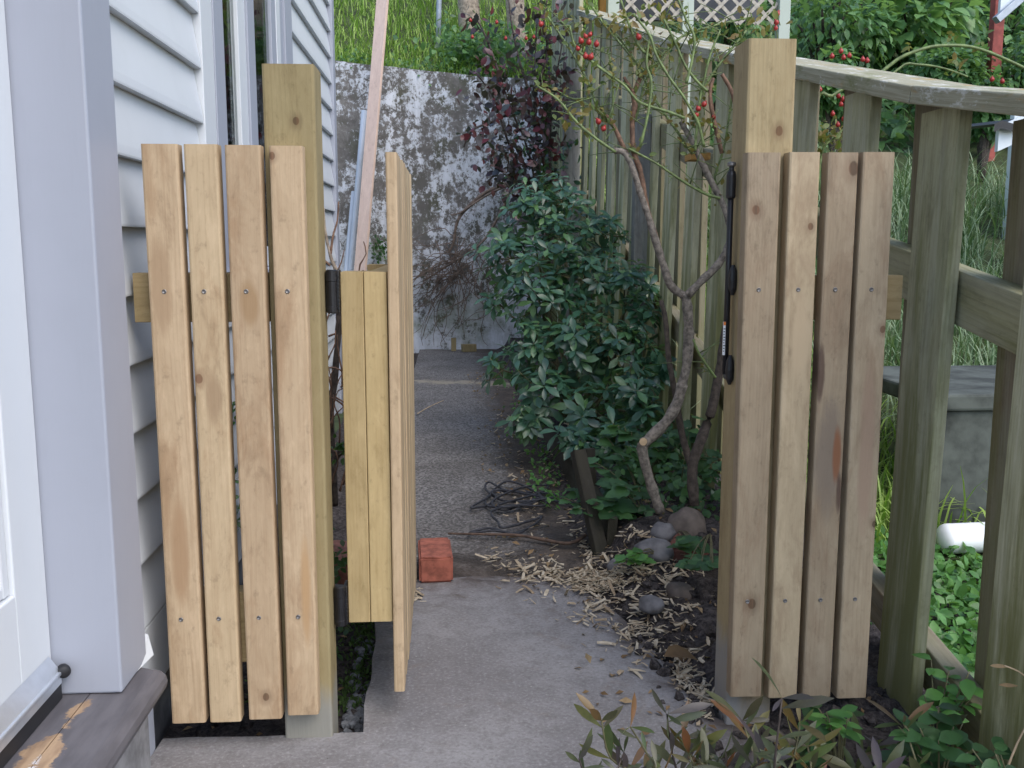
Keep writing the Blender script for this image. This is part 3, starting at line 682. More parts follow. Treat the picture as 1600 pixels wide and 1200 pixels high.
# concrete collar at the foot of each post, part of the soil side
gate = thing('slatted_gate', (-.2, 1.97, 0), 'open slatted pine gate swung back along the path, seen nearly edge on', 'gate')
for i in range(9):
    y0 = 1.955 + i * .082
    zt, zb = 1.176 + rng.uniform(-.003, .003), .062 + rng.uniform(-.006, .006)
    pl = board('plank', -.1265, -.104, y0, y0 + .066, zb, zt, M['gate_plank'], gate, .004, bend=.001)
for x0, x1 in ((-.2195, -.1745), (-.1735, -.128)):
    board('stile', x0, x1, 1.965, 2.055, .213, .941, M['frame'], gate, .002)
for z0, z1 in ((.849, .9395), (.215, .305)): board('rail', -.1725, -.128, 2.057, 2.69, z0, z1, M['frame'], gate, .002, 'y')
board('stile', -.2195, -.1745, 2.60, 2.69, .213, .941, M['frame'], gate, .002)
br = meshobj('brace', board_mesh('brace', .042, .085, .80, .002), M['frame'], gate, (-.197, 2.328, .577), (R(-42), 0, 0))
def hinge(z):
    bm = bmesh.new()
    box_bm(bm, -.2475, -.240, 1.955, 1.98, z - .04, z + .04, .002); box_bm(bm, -.228, -.2205, 1.955, 1.995, z - .042, z + .042, .002)
    lathe_bm(bm, [(.009, -.043), (.012, -.041), (.012, -.03), (.0105, -.029), (.0105, .02), (.012, .021), (.012, .041), (.009, .043)], (-.235, 1.957, z), 'z', 16)
    for k in range(9): box_bm(bm, -.2225, -.2195, 1.950, 1.956, z - .035 + k * .008, z - .032 + k * .008)
    h = meshobj('hinge', bm_mesh('hinge', bm), M['black'], gate); return h
hinge(.903); hinge(.253)
# magnetic latch rod on the left face of the right post
lt = thing('gate_latch', (.555, 1.95, .69), 'tall black gate latch rod fixed to the left face of the right hand post', 'latch')
bm = bmesh.new(); lathe_bm(bm, [(.006, .0), (.006, .40)], (.553, 1.93, .735), 'z', 14); meshobj('rod', bm_mesh('rod', bm), M['black'], lt, smooth=True)
bm = bmesh.new(); lathe_bm(bm, [(.008, 0), (.0095, .004), (.0095, .045), (.0075, .052), (.005, .054), (.005, .062)], (.553, 1.93, 1.085), 'z', 16); meshobj('housing', bm_mesh('housing', bm), M['black'], lt, smooth=False)
bm = bmesh.new(); lathe_bm(bm, [(.007, 0), (.0085, .002), (.0085, .007), (.005, .009)], (.553, 1.93, 1.147), 'z', 16); meshobj('knob', bm_mesh('knob', bm), M['screw'], lt)
for z in (.925, .745):
    bm = bmesh.new(); lathe_bm(bm, [(.003, -.03), (.008, -.018), (.0095, 0), (.008, .018), (.003, .03)], (.559, 1.918, z), 'z', 14); box_bm(bm, .554, .5655, 1.918, 1.95, z - .022, z + .022, .003)
    meshobj('bracket', bm_mesh('bracket', bm), M['black'], lt)
bm = bmesh.new(); box_bm(bm, .5435, .5482, 1.9195, 1.9215, .775, .842); stk = meshobj('sticker', bm_mesh('sticker', bm), M['sticker'], lt)
bm = bmesh.new(); box_bm(bm, .5436, .5481, 1.9188, 1.9194, .835, .842); meshobj('orange_band', bm_mesh('orange_band', bm), M['orange'], stk)
bm = bmesh.new()
for k in range(9): box_bm(bm, .5440, .5440 + .0022 + .0016 * ((k * 7) % 3) / 2, 1.9188, 1.9194, .782 + k * .0056, .784 + k * .0056)
meshobj('small_print', bm_mesh('small_print', bm), M['ink'], stk)

# ------------------------------------------------------------------ the paling fence on the right
ZC = [(.6, 1.03), (1.642, 1.220), (1.973, 1.283), (2.77, 1.474), (3.405, 1.615), (4.242, 1.815), (5.113, 2.05), (7.352, 2.64)]
def zc(y): return float(np.interp(y, [a for a, b in ZC], [b for a, b in ZC]))
fence = thing('paling_fence', (1.0, 4.0, 0), 'weathered green grey hit and miss paling fence with a sloping capping rail on the right', 'fence')
FX = .962
for i in range(16):
    y = 1.44 + .40 * i
    if y > 7.3: break
    x0 = FX - .014; jt = rng.uniform(-.012, .012)
    board('paling', x0, x0 + .026, y + jt, y + .155 + jt, -.10 + max(0, y - 3) * .02, zc(y + .07) - .012, M['fence'], fence, .002, tilt=(rng.uniform(-.006, .006), .022, 0))
    yb = y + .198 + rng.uniform(-.01, .01)
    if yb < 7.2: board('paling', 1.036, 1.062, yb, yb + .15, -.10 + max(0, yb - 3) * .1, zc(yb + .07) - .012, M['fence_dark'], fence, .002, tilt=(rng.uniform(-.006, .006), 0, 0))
board('post', .99, 1.034, 1.30, 1.40, -.2, zc(1.35) - .012, M['fence'], fence, .003)
def slope_board(name, xa, xb, ya, yb, za, zb, h, mat, bev=.003):
    L = math.hypot(yb - ya, zb - za); ang = math.atan2(zb - za, yb - ya)
    return meshobj(name, board_mesh(name, xb - xa, h, L, bev), mat, fence, ((xa + xb) / 2, (ya + yb) / 2, (za + zb) / 2), (R(-90) + ang, 0, 0))
cs = [.7, 1.972, 3.45, 4.30, 5.15, 6.3, 7.36]
for a, b in zip(cs, cs[1:]): slope_board('capping', .925, 1.075, a + .002, b - .002, zc(a) + .010, zc(b) + .010, .036, M['capping'])
def zr(y): return .9 + (y - 1.76) * .165 if y < 2.6 else 1.039 + (y - 2.6) * .235
rs = [.8, 2.6, 4.4, 5.8, 7.3]
for a, b in zip(rs, rs[1:]):
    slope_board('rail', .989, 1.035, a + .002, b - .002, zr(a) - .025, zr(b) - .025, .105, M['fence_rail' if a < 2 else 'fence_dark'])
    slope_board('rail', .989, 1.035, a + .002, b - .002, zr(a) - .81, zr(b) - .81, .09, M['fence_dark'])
# tall close boarded fence at the far end
tall = thing('board_fence', (.97, 8.3, 0), 'tall close boarded fence of pale green timber at the far right end of the path', 'fence')
for i in range(19):
    y = 7.42 + .105 * i
    board('paling', .955 + (.022 if i % 2 else 0), .977 + (.022 if i % 2 else 0), y, y + .10, .0, 3.9, M['fence'], tall, .002)
# grey posts standing on the path side of the fence
tag(board('grey_post', .835, .955, 7.28, 7.37, -.1, 2.25, M['grey_wood'], None, .004), 'smooth grey timber post against the fence behind the purple leaved rose', 'post')
tag(board('dark_post', .885, .958, 4.72, 4.80, -.1, 1.60, M['grey_wood'], None, .004), 'dark speckled timber post against the fence behind the bare rose', 'post')
board('cleat', .885, .957, 3.62, 3.72, 1.30, 1.325, M['orange_wood'], fence, .002, 'y')

# ------------------------------------------------------------------ leaning timber and pipes at the far wall
def rod_between(name, a, b, r, mat, label, cat, group=None):
    o = tube(name, [a, (Vector(a) + Vector(b)) / 2, b], r, r, mat, None, 14, 2); return tag(o, label, cat, group)
lb_top = Vector((-.50, 9.16, 3.95)); lb_bot = Vector((-.86, 8.55, 0.0)); dv = lb_top - lb_bot
q = dv.to_track_quat('Z', 'Y'); lean = meshobj('leaning_board', board_mesh('leaning_board', .115, .03, dv.length, .002), M['pink_board'], None, (lb_top + lb_bot) / 2, (q.to_matrix().to_euler()))
tag(lean, 'long pale pink primed board leaning upright against the whitewashed wall', 'board')
rod_between('plastic_pipe', (-.965, 8.72, 0), (-.765, 9.12, 2.17), .027, M['pipe_blue'], 'longer of the two pale blue pipes leaning beside the pink board', 'pipe', 'pale blue pipes leaning on the far wall')
rod_between('plastic_pipe', (-1.0, 8.66, 0), (-.872, 9.1, 1.45), .025, M['pipe_blue'], 'shorter of the two pale blue pipes, left of the longer one', 'pipe', 'pale blue pipes leaning on the far wall')
# offcuts at the foot of the wall
for x, y, w, d, h, rz, lab in ((.02, 9.02, .045, .03, .12, .1, 'upright pale timber offcut at the foot of the whitewashed wall'), (.16, 8.98, .13, .07, .065, .25, 'low blocky timber offcut lying at the foot of the whitewashed wall')):
    tag(meshobj('timber_offcut', board_mesh('timber_offcut', w, d, h, .003), M['post'], None, (x, y, h / 2), (0, 0, rz)), lab, 'offcut')

# ------------------------------------------------------------------ bricks, stones
def rough_brick(name, sx, sy, sz, amp=.003, seed=0):
    bm = bmesh.new(); bmesh.ops.create_cube(bm, size=1.0); bmesh.ops.scale(bm, vec=(sx, sy, sz), verts=bm.verts)
    bmesh.ops.bevel(bm, geom=bm.edges[:], offset=.006, segments=2, affect='EDGES')
    bmesh.ops.triangulate(bm, faces=bm.faces); bmesh.ops.subdivide_edges(bm, edges=bm.edges[:], cuts=2)
    for v in bm.verts: v.co += Vector((nz(v.co.y * 30 + seed, v.co.z * 30), nz(v.co.x * 30 + seed, v.co.z * 30, 1, 3), nz(v.co.x * 30, v.co.y * 30 + seed, 1, 6))) * amp
    return bm_mesh(name, bm)
tag(meshobj('brick', rough_brick('brick', .10, .20, .078), M['brick'], None, (-.056, 2.885, .039), (0, 0, R(3))), 'whole orange red brick standing on the path beside the open gate', 'brick')
tag(meshobj('brick', rough_brick('brick', .10, .085, .07, .012, 5), M['brick_old'], None, (.72, 2.86, .06), (.3, .2, .6)), 'broken red brick half buried in soil among the wood shavings', 'brick')
for i, (y, z, rz, lab) in enumerate(((2.62, .0, .1, 'lowest of the old pink bricks stacked behind the gate hinge side'), (2.64, .078, -.08, 'topmost of the old pink bricks stacked behind the gate hinge side'))):
    tag(meshobj('old_brick', rough_brick('old_brick', .12, .20, .072, .005, i * 3), M['brick_old'], None, (-.335, y + .12, z + .0), (0, 0, rz)), lab, 'brick')
def stone(px, py, Y, r, sq, mat, lab):
    bm = bmesh.new(); bmesh.ops.create_icosphere(bm, subdivisions=3, radius=1)
    for v in bm.verts:
        n = 1 + .22 * nz(v.co.x * 1.4 + px, v.co.y * 1.4, 1, v.co.z * 1.4); v.co = Vector((v.co.x * r * n, v.co.y * r * n, v.co.z * r * sq * n))
    p = atY(px, py, Y); tag(meshobj('stone', bm_mesh('stone', bm), mat, None, p, (0, 0, px), True), lab, 'stone', 'stones in the garden bed')
stone(1072, 826, 2.92, .062, 1.0, M['stone_brown'], 'tall rounded brown stone at the foot of the bare rose')
stone(1036, 832, 2.9, .042, .75, M['stone'], 'smooth grey stone left of the brown stone')
stone(1024, 860, 2.82, .062, .6, M['stone'], 'flat dark grey stone in front of the smooth grey stone')
stone(1018, 945, 2.5, .035, .7, M['stone'], 'flat stone lying in the dark soil left of the right post')
stone(1062, 925, 2.6, .04, .7, M['stone_brown'], 'brown stone half sunk in the soil beside the broken brick')
stone(963, 886, 2.82, .028, 1.0, M['stone'], 'small pale grey stone beside the timber edging end')
# timber edging of the bed
ed = thing('timber_edging', (.47, 4.0, 0), 'dark rotting timber edging board with a stake along the garden bed', 'edging')
slope = meshobj('board', board_mesh('board', .030, .16, 2.3, .003, bend=.006, cuts=6), M['edging'], ed, (.485, 4.15, .05), (R(-90), R(4), R(1)))
def stake(a, b, w):
    d = Vector(b) - Vector(a); meshobj('stake', board_mesh('stake', w, w * .8, d.length, .004), M['edging'], ed, (Vector(a) + Vector(b)) / 2, d.to_track_quat('Z', 'Y').to_euler())
stake(atZ(946, 900, -.05), atY(903, 705, 3.15), .045)
stake((.51, 3.40, -.1), (.495, 3.44, .26), .035)
# sprawling black cord
def gpt(px, py, z=.006): p = atZ(px, py, 0); return (p.x, p.y, z)
cordp = [(905, 795), (870, 790), (835, 780), (790, 770), (765, 760), (755, 770), (790, 785), (850, 786), (862, 778), (820, 770), (775, 775), (760, 790), (775, 800), (820, 795), (850, 782), (800, 762), (770, 768), (768, 783), (745, 790), (742, 797), (765, 792), (775, 782), (765, 775), (790, 770),
         (835, 782), (800, 797), (775, 795), (845, 775), (860, 765), (815, 770), (770, 790), (785, 802), (845, 783), (850, 796), (800, 797), (772, 808), (775, 820), (790, 828), (830, 815), (848, 812), (838, 826), (800, 835), (770, 834), (735, 836), (770, 830), (800, 838), (815, 832)]
tag(tubes('cord', [([gpt(px + rng.uniform(-5, 5), py + rng.uniform(-3, 3), .006 + rng.random() * .018) for px, py in cordp], dict(r0=.0045, sides=6, n=5))], M['rope']), 'tangled black cord coiled on the path beside the garden bed', 'cord')
tag(tube('fallen_stick', [gpt(700, 838, .01), gpt(750, 840, .012), (gpt(810, 843, .015)), gpt(855, 850, .012), gpt(890, 858, .02), gpt(915, 852, .035)], .0045, .007, M['twig'], None, 6, 4, .15), 'long brown stick lying across the path in front of the cord', 'stick')
tag(tube('fallen_stick', [gpt(652, 648), gpt(672, 638, .012), gpt(693, 628, .01)], .003, .002, M['cut'], None, 5, 3), 'thin pale stick lying on the path beyond the gate', 'stick')

# ------------------------------------------------------------------ wood shavings
def chip_mesh(seed):
    r = random.Random(seed); L, w, h = r.uniform(.016, .05), r.uniform(.0028, .0085), .0015; n = 3; V = []; Fc = []; b = r.uniform(-.25, .35)
    for i in range(n + 1):
        t = i / n - .5; z = b * t * t * L * 4 * .3; ww = w * (1 if 0 < i < n else .75); tw = t * r.uniform(-1, 1) * .003
        V += [(t * L, -ww / 2, z + tw), (t * L, ww / 2, z - tw), (t * L, ww / 2, z - tw + h), (t * L, -ww / 2, z + tw + h)]
    for i in range(n):
        a = i * 4
        for k in range(4): Fc.append((a + k, a + (k + 1) % 4, a + 4 + (k + 1) % 4, a + 4 + k))
    Fc += [(3, 2, 1, 0), (n * 4, n * 4 + 1, n * 4 + 2, n * 4 + 3)]
    return np.array(V), Fc
chips = [chip_mesh(s) for s in range(10)]
def gz(x, y):
    z = 0 if (x < .33 or (y < 2.8 and x < .33 + (2.8 - y) * .35)) else soilR(x, y)
    return max(z, soilR(x, y) if x > .5 else 0) if y < 2.85 else (soilR(x, y) if x > .33 else 0)
clus = [(860, 890, 60, 16, 90), (925, 897, 38, 22, 210), (975, 905, 50, 16, 120), (1010, 930, 60, 40, 60), (1050, 960, 40, 50, 50), (930, 905, 90, 40, 60), (905, 850, 30, 22, 60), (985, 880, 45, 10, 45), (930, 950, 35, 22, 26), (1000, 975, 40, 14, 34), (1045, 1005, 30, 12, 24), (1075, 1050, 24, 22, 55), (1095, 1085, 16, 30, 40), (800, 870, 70, 14, 22), (1060, 900, 30, 20, 30),
        (830, 720, 40, 60, 70), (800, 660, 40, 40, 50), (850, 800, 40, 30, 34), (1000, 1000, 60, 30, 26), (650, 920, 18, 8, 10)]
CT = []
for cx, cy, sx, sy, n in clus:
    for k in range(int(n * 1.7)):
        p = atZ(cx + rng.gauss(0, 1) * sx * .6, cy + rng.gauss(0, 1) * sy * .6, 0.02)
        if p.x > .9 or p.y < 1.9: continue
        z = gz(p.x, p.y) + .004 + rng.random() * (.018 if n > 100 else .006)
        e = Euler((rng.gauss(0, .25), rng.gauss(0, .3), rng.random() * 6.3)).to_matrix()
        CT.append((np.array((p.x, p.y, z)), np.array(e), rng.choice((.4, .55, .7, .9, 1.15)) * rng.uniform(.85, 1.1)))
rng.shuffle(CT)
cgroup = 'loose chips of wood beside the path'
big = sorted(CT, key=lambda q: -q[2] / q[0][1])[:60]; ids = {id(b) for b in big}; rest = [c for c in CT if id(c) not in ids]
cm = []
for V, Fc in chips:
    me = pyd('wood_chip', V, Fc); me.materials.append(M['chip']); cm.append(me)
for i, (p, m, s) in enumerate(big):
    o = putm(bpy.data.objects.new('wood_chip', cm[i % 10]), None, Matrix([[*(m[0] * s * 1.1), p[0]], [*(m[1] * s * 1.1), p[1]], [*(m[2] * s * 1.1), p[2]], [0, 0, 0, 1]]))
    lab = ('pale splinter of wood lying on the bare soil left of the right post' if p[0] > .43 and p[1] < 2.75 else
           'pale splinter of wood lying on the grey concrete slab' if p[1] < 2.8 and p[0] < .36 else
           'pale splinter of wood in the thick drift of shavings at the end of the slab' if p[1] < 3.05 else
           'pale splinter of wood on the asphalt by the tangled black cord')
    tag(o, lab, 'wood chip', cgroup)
Vs = []; Fs = []; o = 0
for i, (p, m, s) in enumerate(rest):
    V, Fc = chips[i % 10]; Vs.append(V @ m.T * s + p); Fs += [tuple(j + o for j in f) for f in Fc]; o += len(V)
tag(meshobj('wood_shavings', pyd('wood_shavings', np.concatenate(Vs), Fs), M['chip']), 'scattered pale wood shavings between path and garden bed', 'shavings', None, 'stuff')
# leaf litter and small clods: uncountable
LT = []
for k in range(900):
    if k < 500: x, y = rng.uniform(.30, .95), rng.uniform(1.3, 4.5)
    elif k < 760: x, y = rng.uniform(.12, .5), rng.uniform(3.0, 7.5)
    else: x, y = rng.uniform(-.6, -.2), rng.uniform(1.95, 4)
    z = (gz(x, y) if x > 0 else min(soilL(x, y), -.018)) + .006
    LT.append(leaf_T((x, y, z), (rng.gauss(0, 1), rng.gauss(0, 1), rng.gauss(0, .25)), (rng.gauss(0, .4), rng.gauss(0, .4), 1), rng.uniform(.012, .035)))
tag(merge_leaves('leaf_litter', leaf_shape(1, .5, .5, .3, -.3, 2), LT, M['dead_leaf']), 'dry brown leaf litter on the soil', 'leaf litter', None, 'stuff')
bm = bmesh.new()
for k in range(420):
    if k < 300: x, y = rng.uniform(.45, .95), rng.uniform(1.7, 2.9)
    else: x, y = rng.uniform(-.58, -.2), rng.uniform(1.93, 2.6)
    r = rng.uniform(.005, .018) * (1.3 if rng.random() < .1 else 1); z = gz(x, y) if x > 0 else min(soilL(x, y), -.018)
    rr = bmesh.ops.create_icosphere(bm, subdivisions=1, radius=r, matrix=Matrix.Translation((x, y, z + r * .2)) @ Euler((k, k * 2, k * 3)).to_matrix().to_4x4())
    for v in rr['verts']: v.co += Vector((rng.uniform(-1, 1), rng.uniform(-1, 1), rng.uniform(-1, .6))) * r * .3
tag(meshobj('soil_clods', bm_mesh('soil_clods', bm), M['soil']), 'crumbled clods of dark soil', 'soil', None, 'stuff')
bm = bmesh.new()
for k in range(260):
    x, y = rng.uniform(-.25, -.19), rng.uniform(1.95, 2.5)
    if rng.random() < .6: x = rng.uniform(-.25, -.195); y = rng.uniform(1.93, 2.2)
    r = rng.uniform(.005, .012); bmesh.ops.create_icosphere(bm, subdivisions=1, radius=r, matrix=Matrix.Translation((x, y, min(soilL(x, y), -.018) + r * .5)))
tag(meshobj('gravel', bm_mesh('gravel', bm), M['gravel']), 'blue grey gravel in the gap beside the slab', 'gravel', None, 'stuff')
# curled brown leaf by the right post
dl = leaf_shape(.085, .6, .45, .5, -.4, 4); p = atY(1070, 1047, 2.12)
leafm = pyd('fallen_leaf', *dl); o = meshobj('fallen_leaf', leafm, M['dead_leaf'], None, (p.x - .05, p.y, .05), (R(8), R(14), R(-80)), True); tag(o, 'large curled tan leaf on the soil at the foot of the right post', 'leaf')

# ------------------------------------------------------------------ glossy bush
bush = thing('glossy_bush', (.66, 4.75, .08), 'dense glossy dark green bush with whorled leaves beside the path', 'shrub')
lobes = [(880, 315, 5.1, 62), (830, 345, 5.05, 62), (800, 405, 4.9, 58), (880, 395, 4.85, 75), (945, 365, 5.0, 50), (925, 440, 4.7, 70), (850, 470, 4.65, 75), (985, 440, 4.5, 40), (1000, 500, 4.4, 42), (830, 545, 4.5, 52), (905, 545, 4.45, 72), (785, 578, 4.5, 34), (965, 545, 4.3, 55), (850, 610, 4.3, 48), (925, 640, 4.1, 50), (900, 690, 3.95, 36), (985, 610, 4.05, 46), (825, 650, 4.25, 34), (960, 690, 3.9, 34), (775, 470, 4.9, 22), (790, 375, 5.0, 32), (1015, 650, 3.95, 36), (1035, 705, 3.75, 34), (1022, 565, 4.2, 34), (1005, 440, 4.6, 30), (1000, 720, 3.7, 30)]
shape_b = leaf_shape(1, .40, .62, .22, -.22, 4)
BT = []; stems = []
base = np.array((.66, 4.75, .08))
for (px, py, Y, rp) in lobes:
    c = np.array(atY(px, py, Y)); r = rp / FPX * Y; nw = max(7, int(30 * (rp / 65) ** 2))
    mid = base + (c - base) * .5 + np.array((rng.uniform(-.05, .05), rng.uniform(-.05, .05), .06))
    stems.append(([tuple(base + nrg.normal(size=3) * .03 * np.array((1, 1, 0))), tuple(mid), tuple(c)], dict(r0=.010, r1=.004, sides=6, n=4)))
    for k in range(nw):
        d = rdir(); d[1] -= .35; d[2] += .25; d /= np.linalg.norm(d)
        tip = c + d * r * rng.uniform(.45, 1.08) * np.array((1, .9, 1)); ax = d * .7 + np.array((0, -.1, .55)); ax /= np.linalg.norm(ax)
        if rng.random() < .5: stems.append(([tuple(c), tuple((c + tip) / 2 + np.array((0, 0, -.01))), tuple(tip)], dict(r0=.0035, r1=.002, sides=4, n=2)))
        fr = frame(ax, np.array((.2, .1, 1.0))); nl = rng.randint(6, 8); ph = rng.random() * 6
        for j in range(nl):
            a = ph + j * 2.4; tilt = rng.uniform(.12, .75) if j > 1 else rng.uniform(.6, 1.1)
            ld = fr[:, 0] * math.cos(a) + fr[:, 2] * math.sin(a); ld = ld * math.cos(tilt * .9) + ax * math.sin(tilt * .9) * .8 + np.array((0, 0, -.22))
            BT.append(leaf_T(tip - ax * j * .004, ld, ax, rng.uniform(.045, .082) * (1.12 if Y < 4.5 else 1)))
split_leaves('leaf', shape_b, BT, M['bush_leaf'], bush, 300)
o = tubes('stem', stems, M['stem_green'], bush)

# ------------------------------------------------------------------ bare pruned rose with hips
rose = thing('bare_rose', (.72, 2.98, .08), 'bare pruned rose bush with thick forked trunk, green canes and red hips', 'rose bush')
def pp(L, Y, dy=0.0): return [tuple(atY(x, y, Y + dy * i / max(1, len(L) - 1))) for i, (x, y) in enumerate(L)]
def cane(L, Y, r0, r1, mat, dy=0.0, name='cane', wob=.12): return tube(name, pp(L, Y, dy), r0, r1, M[mat], rose, 8 if r0 > .006 else 6, 4, wob)
cane([(1032, 800), (1015, 750), (1003, 700), (1012, 688), (1040, 660), (1058, 630), (1066, 600)], 2.98, .017, .0185, 'bark', .02, 'trunk')
cane([(1064, 606), (1073, 570), (1076, 520), (1074, 480), (1070, 458)], 3.0, .0155, .0165, 'bark', .01, 'trunk')
bmc = bmesh.new(); lathe_bm(bmc, [(.012, 0), (.0125, .002)], (0, 0, 0), 'y', 10); meshobj('cut_end', bm_mesh('cut_end', bmc), M['cut'], rose, atY(1005, 690, 2.955), (R(180), 0, 0))
cane([(1068, 462), (1048, 446), (1037, 415), (1024, 375), (1012, 335), (1000, 300), (988, 262), (975, 238), (960, 236)], 3.01, .013, .009, 'bark', .0)
cane([(1074, 462), (1095, 440), (1118, 418), (1133, 395), (1142, 365), (1132, 325), (1112, 285), (1090, 240), (1074, 208), (1064, 190)], 3.0, .013, .0085, 'bark', .05)
cane([(1042, 430), (1026, 375), (1012, 330), (1001, 270), (990, 235), (988, 190), (992, 165), (988, 140)], 3.04, .009, .008, 'cane_brown')
cane([(990, 145), (1000, 122), (999, 114)], 3.04, .0075, .006, 'cane_brown'); cane([(988, 142), (978, 126), (975, 120)], 3.04, .006, .004, 'cane_brown')
cane([(992, 270), (972, 225), (955, 190), (942, 178), (936, 170)], 3.04, .008, .006, 'cane_brown')
cane([(1085, 790), (1082, 730), (1098, 680), (1112, 640), (1122, 590), (1130, 540), (1138, 490)], 2.95, .018, .012, 'bark_dark', .1, 'trunk')
cane([(1082, 735), (1066, 680), (1056, 620), (1045, 560), (1040, 500), (1033, 470)], 3.1, .013, .007, 'bark_dark', .1, 'trunk')
cane([(1150, 165), (1142, 140), (1128, 116)], 3.0, .007, .006, 'cane_brown'); cane([(1128, 240), (1112, 170), (1110, 140), (1115, 122)], 3.02, .007, .0055, 'cane_brown')
G = [[(840, 135), (872, 156), (902, 192), (932, 217), (962, 238)], [(855, 25), (880, 62), (902, 97), (922, 135), (930, 160), (942, 180)], [(942, 32), (970, 62), (995, 100), (1015, 140), (1040, 180), (1058, 205), (1074, 230), (1082, 240)],
     [(990, 22), (1015, 55), (1025, 85), (1045, 120), (1065, 147), (1080, 172), (1092, 195), (1100, 230)], [(1037, 30), (1055, 67), (1072, 105), (1090, 128), (1105, 142)], [(1175, 27), (1127, 37), (1077, 52), (1052, 67), (1025, 100), (1008, 130), (1000, 160), (992, 190)],
     [(1125, 48), (1110, 85), (1100, 125), (1092, 165), (1088, 210), (1086, 236)], [(1167, 47), (1140, 80), (1112, 117), (1096, 145)], [(982, 232), (1025, 255), (1065, 282), (1100, 302), (1125, 310)], [(887, 152), (922, 165), (945, 185), (960, 200)],
     [(932, 102), (952, 117), (976, 134), (1000, 160), (1045, 175), (1070, 185)], [(952, 85), (957, 125), (957, 177), (950, 190)], [(1145, 140), (1138, 190), (1130, 235), (1117, 275), (1120, 290)], [(1015, 60), (1010, 100), (1018, 130), (1012, 180), (1000, 230)],
     [(925, 10), (945, 40), (975, 75), (1000, 105), (1012, 120)], [(970, 0), (985, 45), (1000, 75), (1020, 90)], [(1060, 0), (1072, 30), (1085, 60), (1080, 100), (1072, 130)], [(1083, 530), (1092, 552), (1105, 572), (1118, 590)], [(890, 40), (900, 75), (930, 100), (960, 122)], [(1205, 50), (1202, 62)]]
for L in G: cane(L, rng.uniform(2.92, 3.15), .0032, .0046, 'cane', 0, 'cane', .08)
# short side twigs and thorns, joined
side = []
allp = [Vector(p) for L in G for p in smooth_path(pp(L, 3.03), 3)]
for p in allp:
    for _ in range(rng.choice([1, 1, 2])):
        d = Vector((rng.gauss(0, 1), rng.gauss(0, .7), rng.gauss(.35, .7))).normalized(); L = rng.choice([.008, .01, .02, .05, .09, .14])
        side.append(([p, p + d * L * .5 + Vector((0, 0, .003)), p + d * L], dict(r0=.0022, r1=.0009, sides=4, n=2)))
o = tubes('thorny_twigs', side, M['cane'], rose); o['kind'] = 'stuff'
def hip_mesh():
    bm = bmesh.new(); lathe_bm(bm, [(.001, -.0085), (.005, -.0072), (.0082, -.002), (.0078, .003), (.005, .0072), (.0025, .0085), (.0035, .0115), (.001, .012)], (0, 0, 0), 'z', 12); return bm_mesh('hip', bm)
HM = hip_mesh(); HM.materials.append(M['hip']); HM.polygons.foreach_set('use_smooth', [True] * len(HM.polygons))
hs = []
for x, y in [(908, 64), (903, 76), (922, 54), (915, 57), (915, 88), (923, 89), (920, 66), (932, 69), (998, 58), (935, 190), (943, 201), (1091, 170), (1100, 163), (1115, 183), (1213, 35), (1212, 44), (1214, 22), (845, 38), (1088, 180)]:
    p = atY(x, y, 3.0); s = rng.uniform(.8, 1.15)
    h = put(bpy.data.objects.new('hip', HM), rose, p, (rng.uniform(-.6, .6), rng.uniform(-.6, .6), 0)); h.scale = (s, s, s)
    hs.append(([p, p + Vector((rng.uniform(-.02, .02), .01, -.03))], dict(r0=.0014, r1=.0018, sides=4, n=1)))
tubes('hip_stalks', hs, M['cane'], rose)['kind'] = 'stuff'
RT = []
for p in allp:
    for k in range(rng.choice([0, 1, 1, 2, 3, 5])):
        c = np.array(p) + nrg.normal(size=3) * .012
        RT.append(leaf_T(c, rdir() + np.array((0, 0, .4)), rdir() + np.array((0, -.5, 1)), rng.uniform(.012, .028)))
for cx, cy, n, r in ((970, 32, 22, .03), (1045, 12, 28, .04), (895, 185, 24, .035), (905, 25, 16, .03), (1185, 25, 20, .04), (1150, 60, 14, .03), (970, 30, 12, .03), (940, 130, 16, .04), (1110, 195, 14, .03), (990, 100, 10, .04), (1060, 60, 14, .04), (1100, 45, 12, .04)):
    c0 = np.array(atY(cx, cy, 3.0))
    for k in range(n): RT.append(leaf_T(c0 + nrg.normal(size=3) * r * np.array((1, 1, .6)), rdir() + np.array((0, 0, -.1)), rdir() + np.array((0, -.4, .8)), rng.uniform(.016, .034)))
merge_leaves('leaf', leaf_shape(1, .55, .5, .2, -.2, 3), RT, M['rose_leaf'], rose)

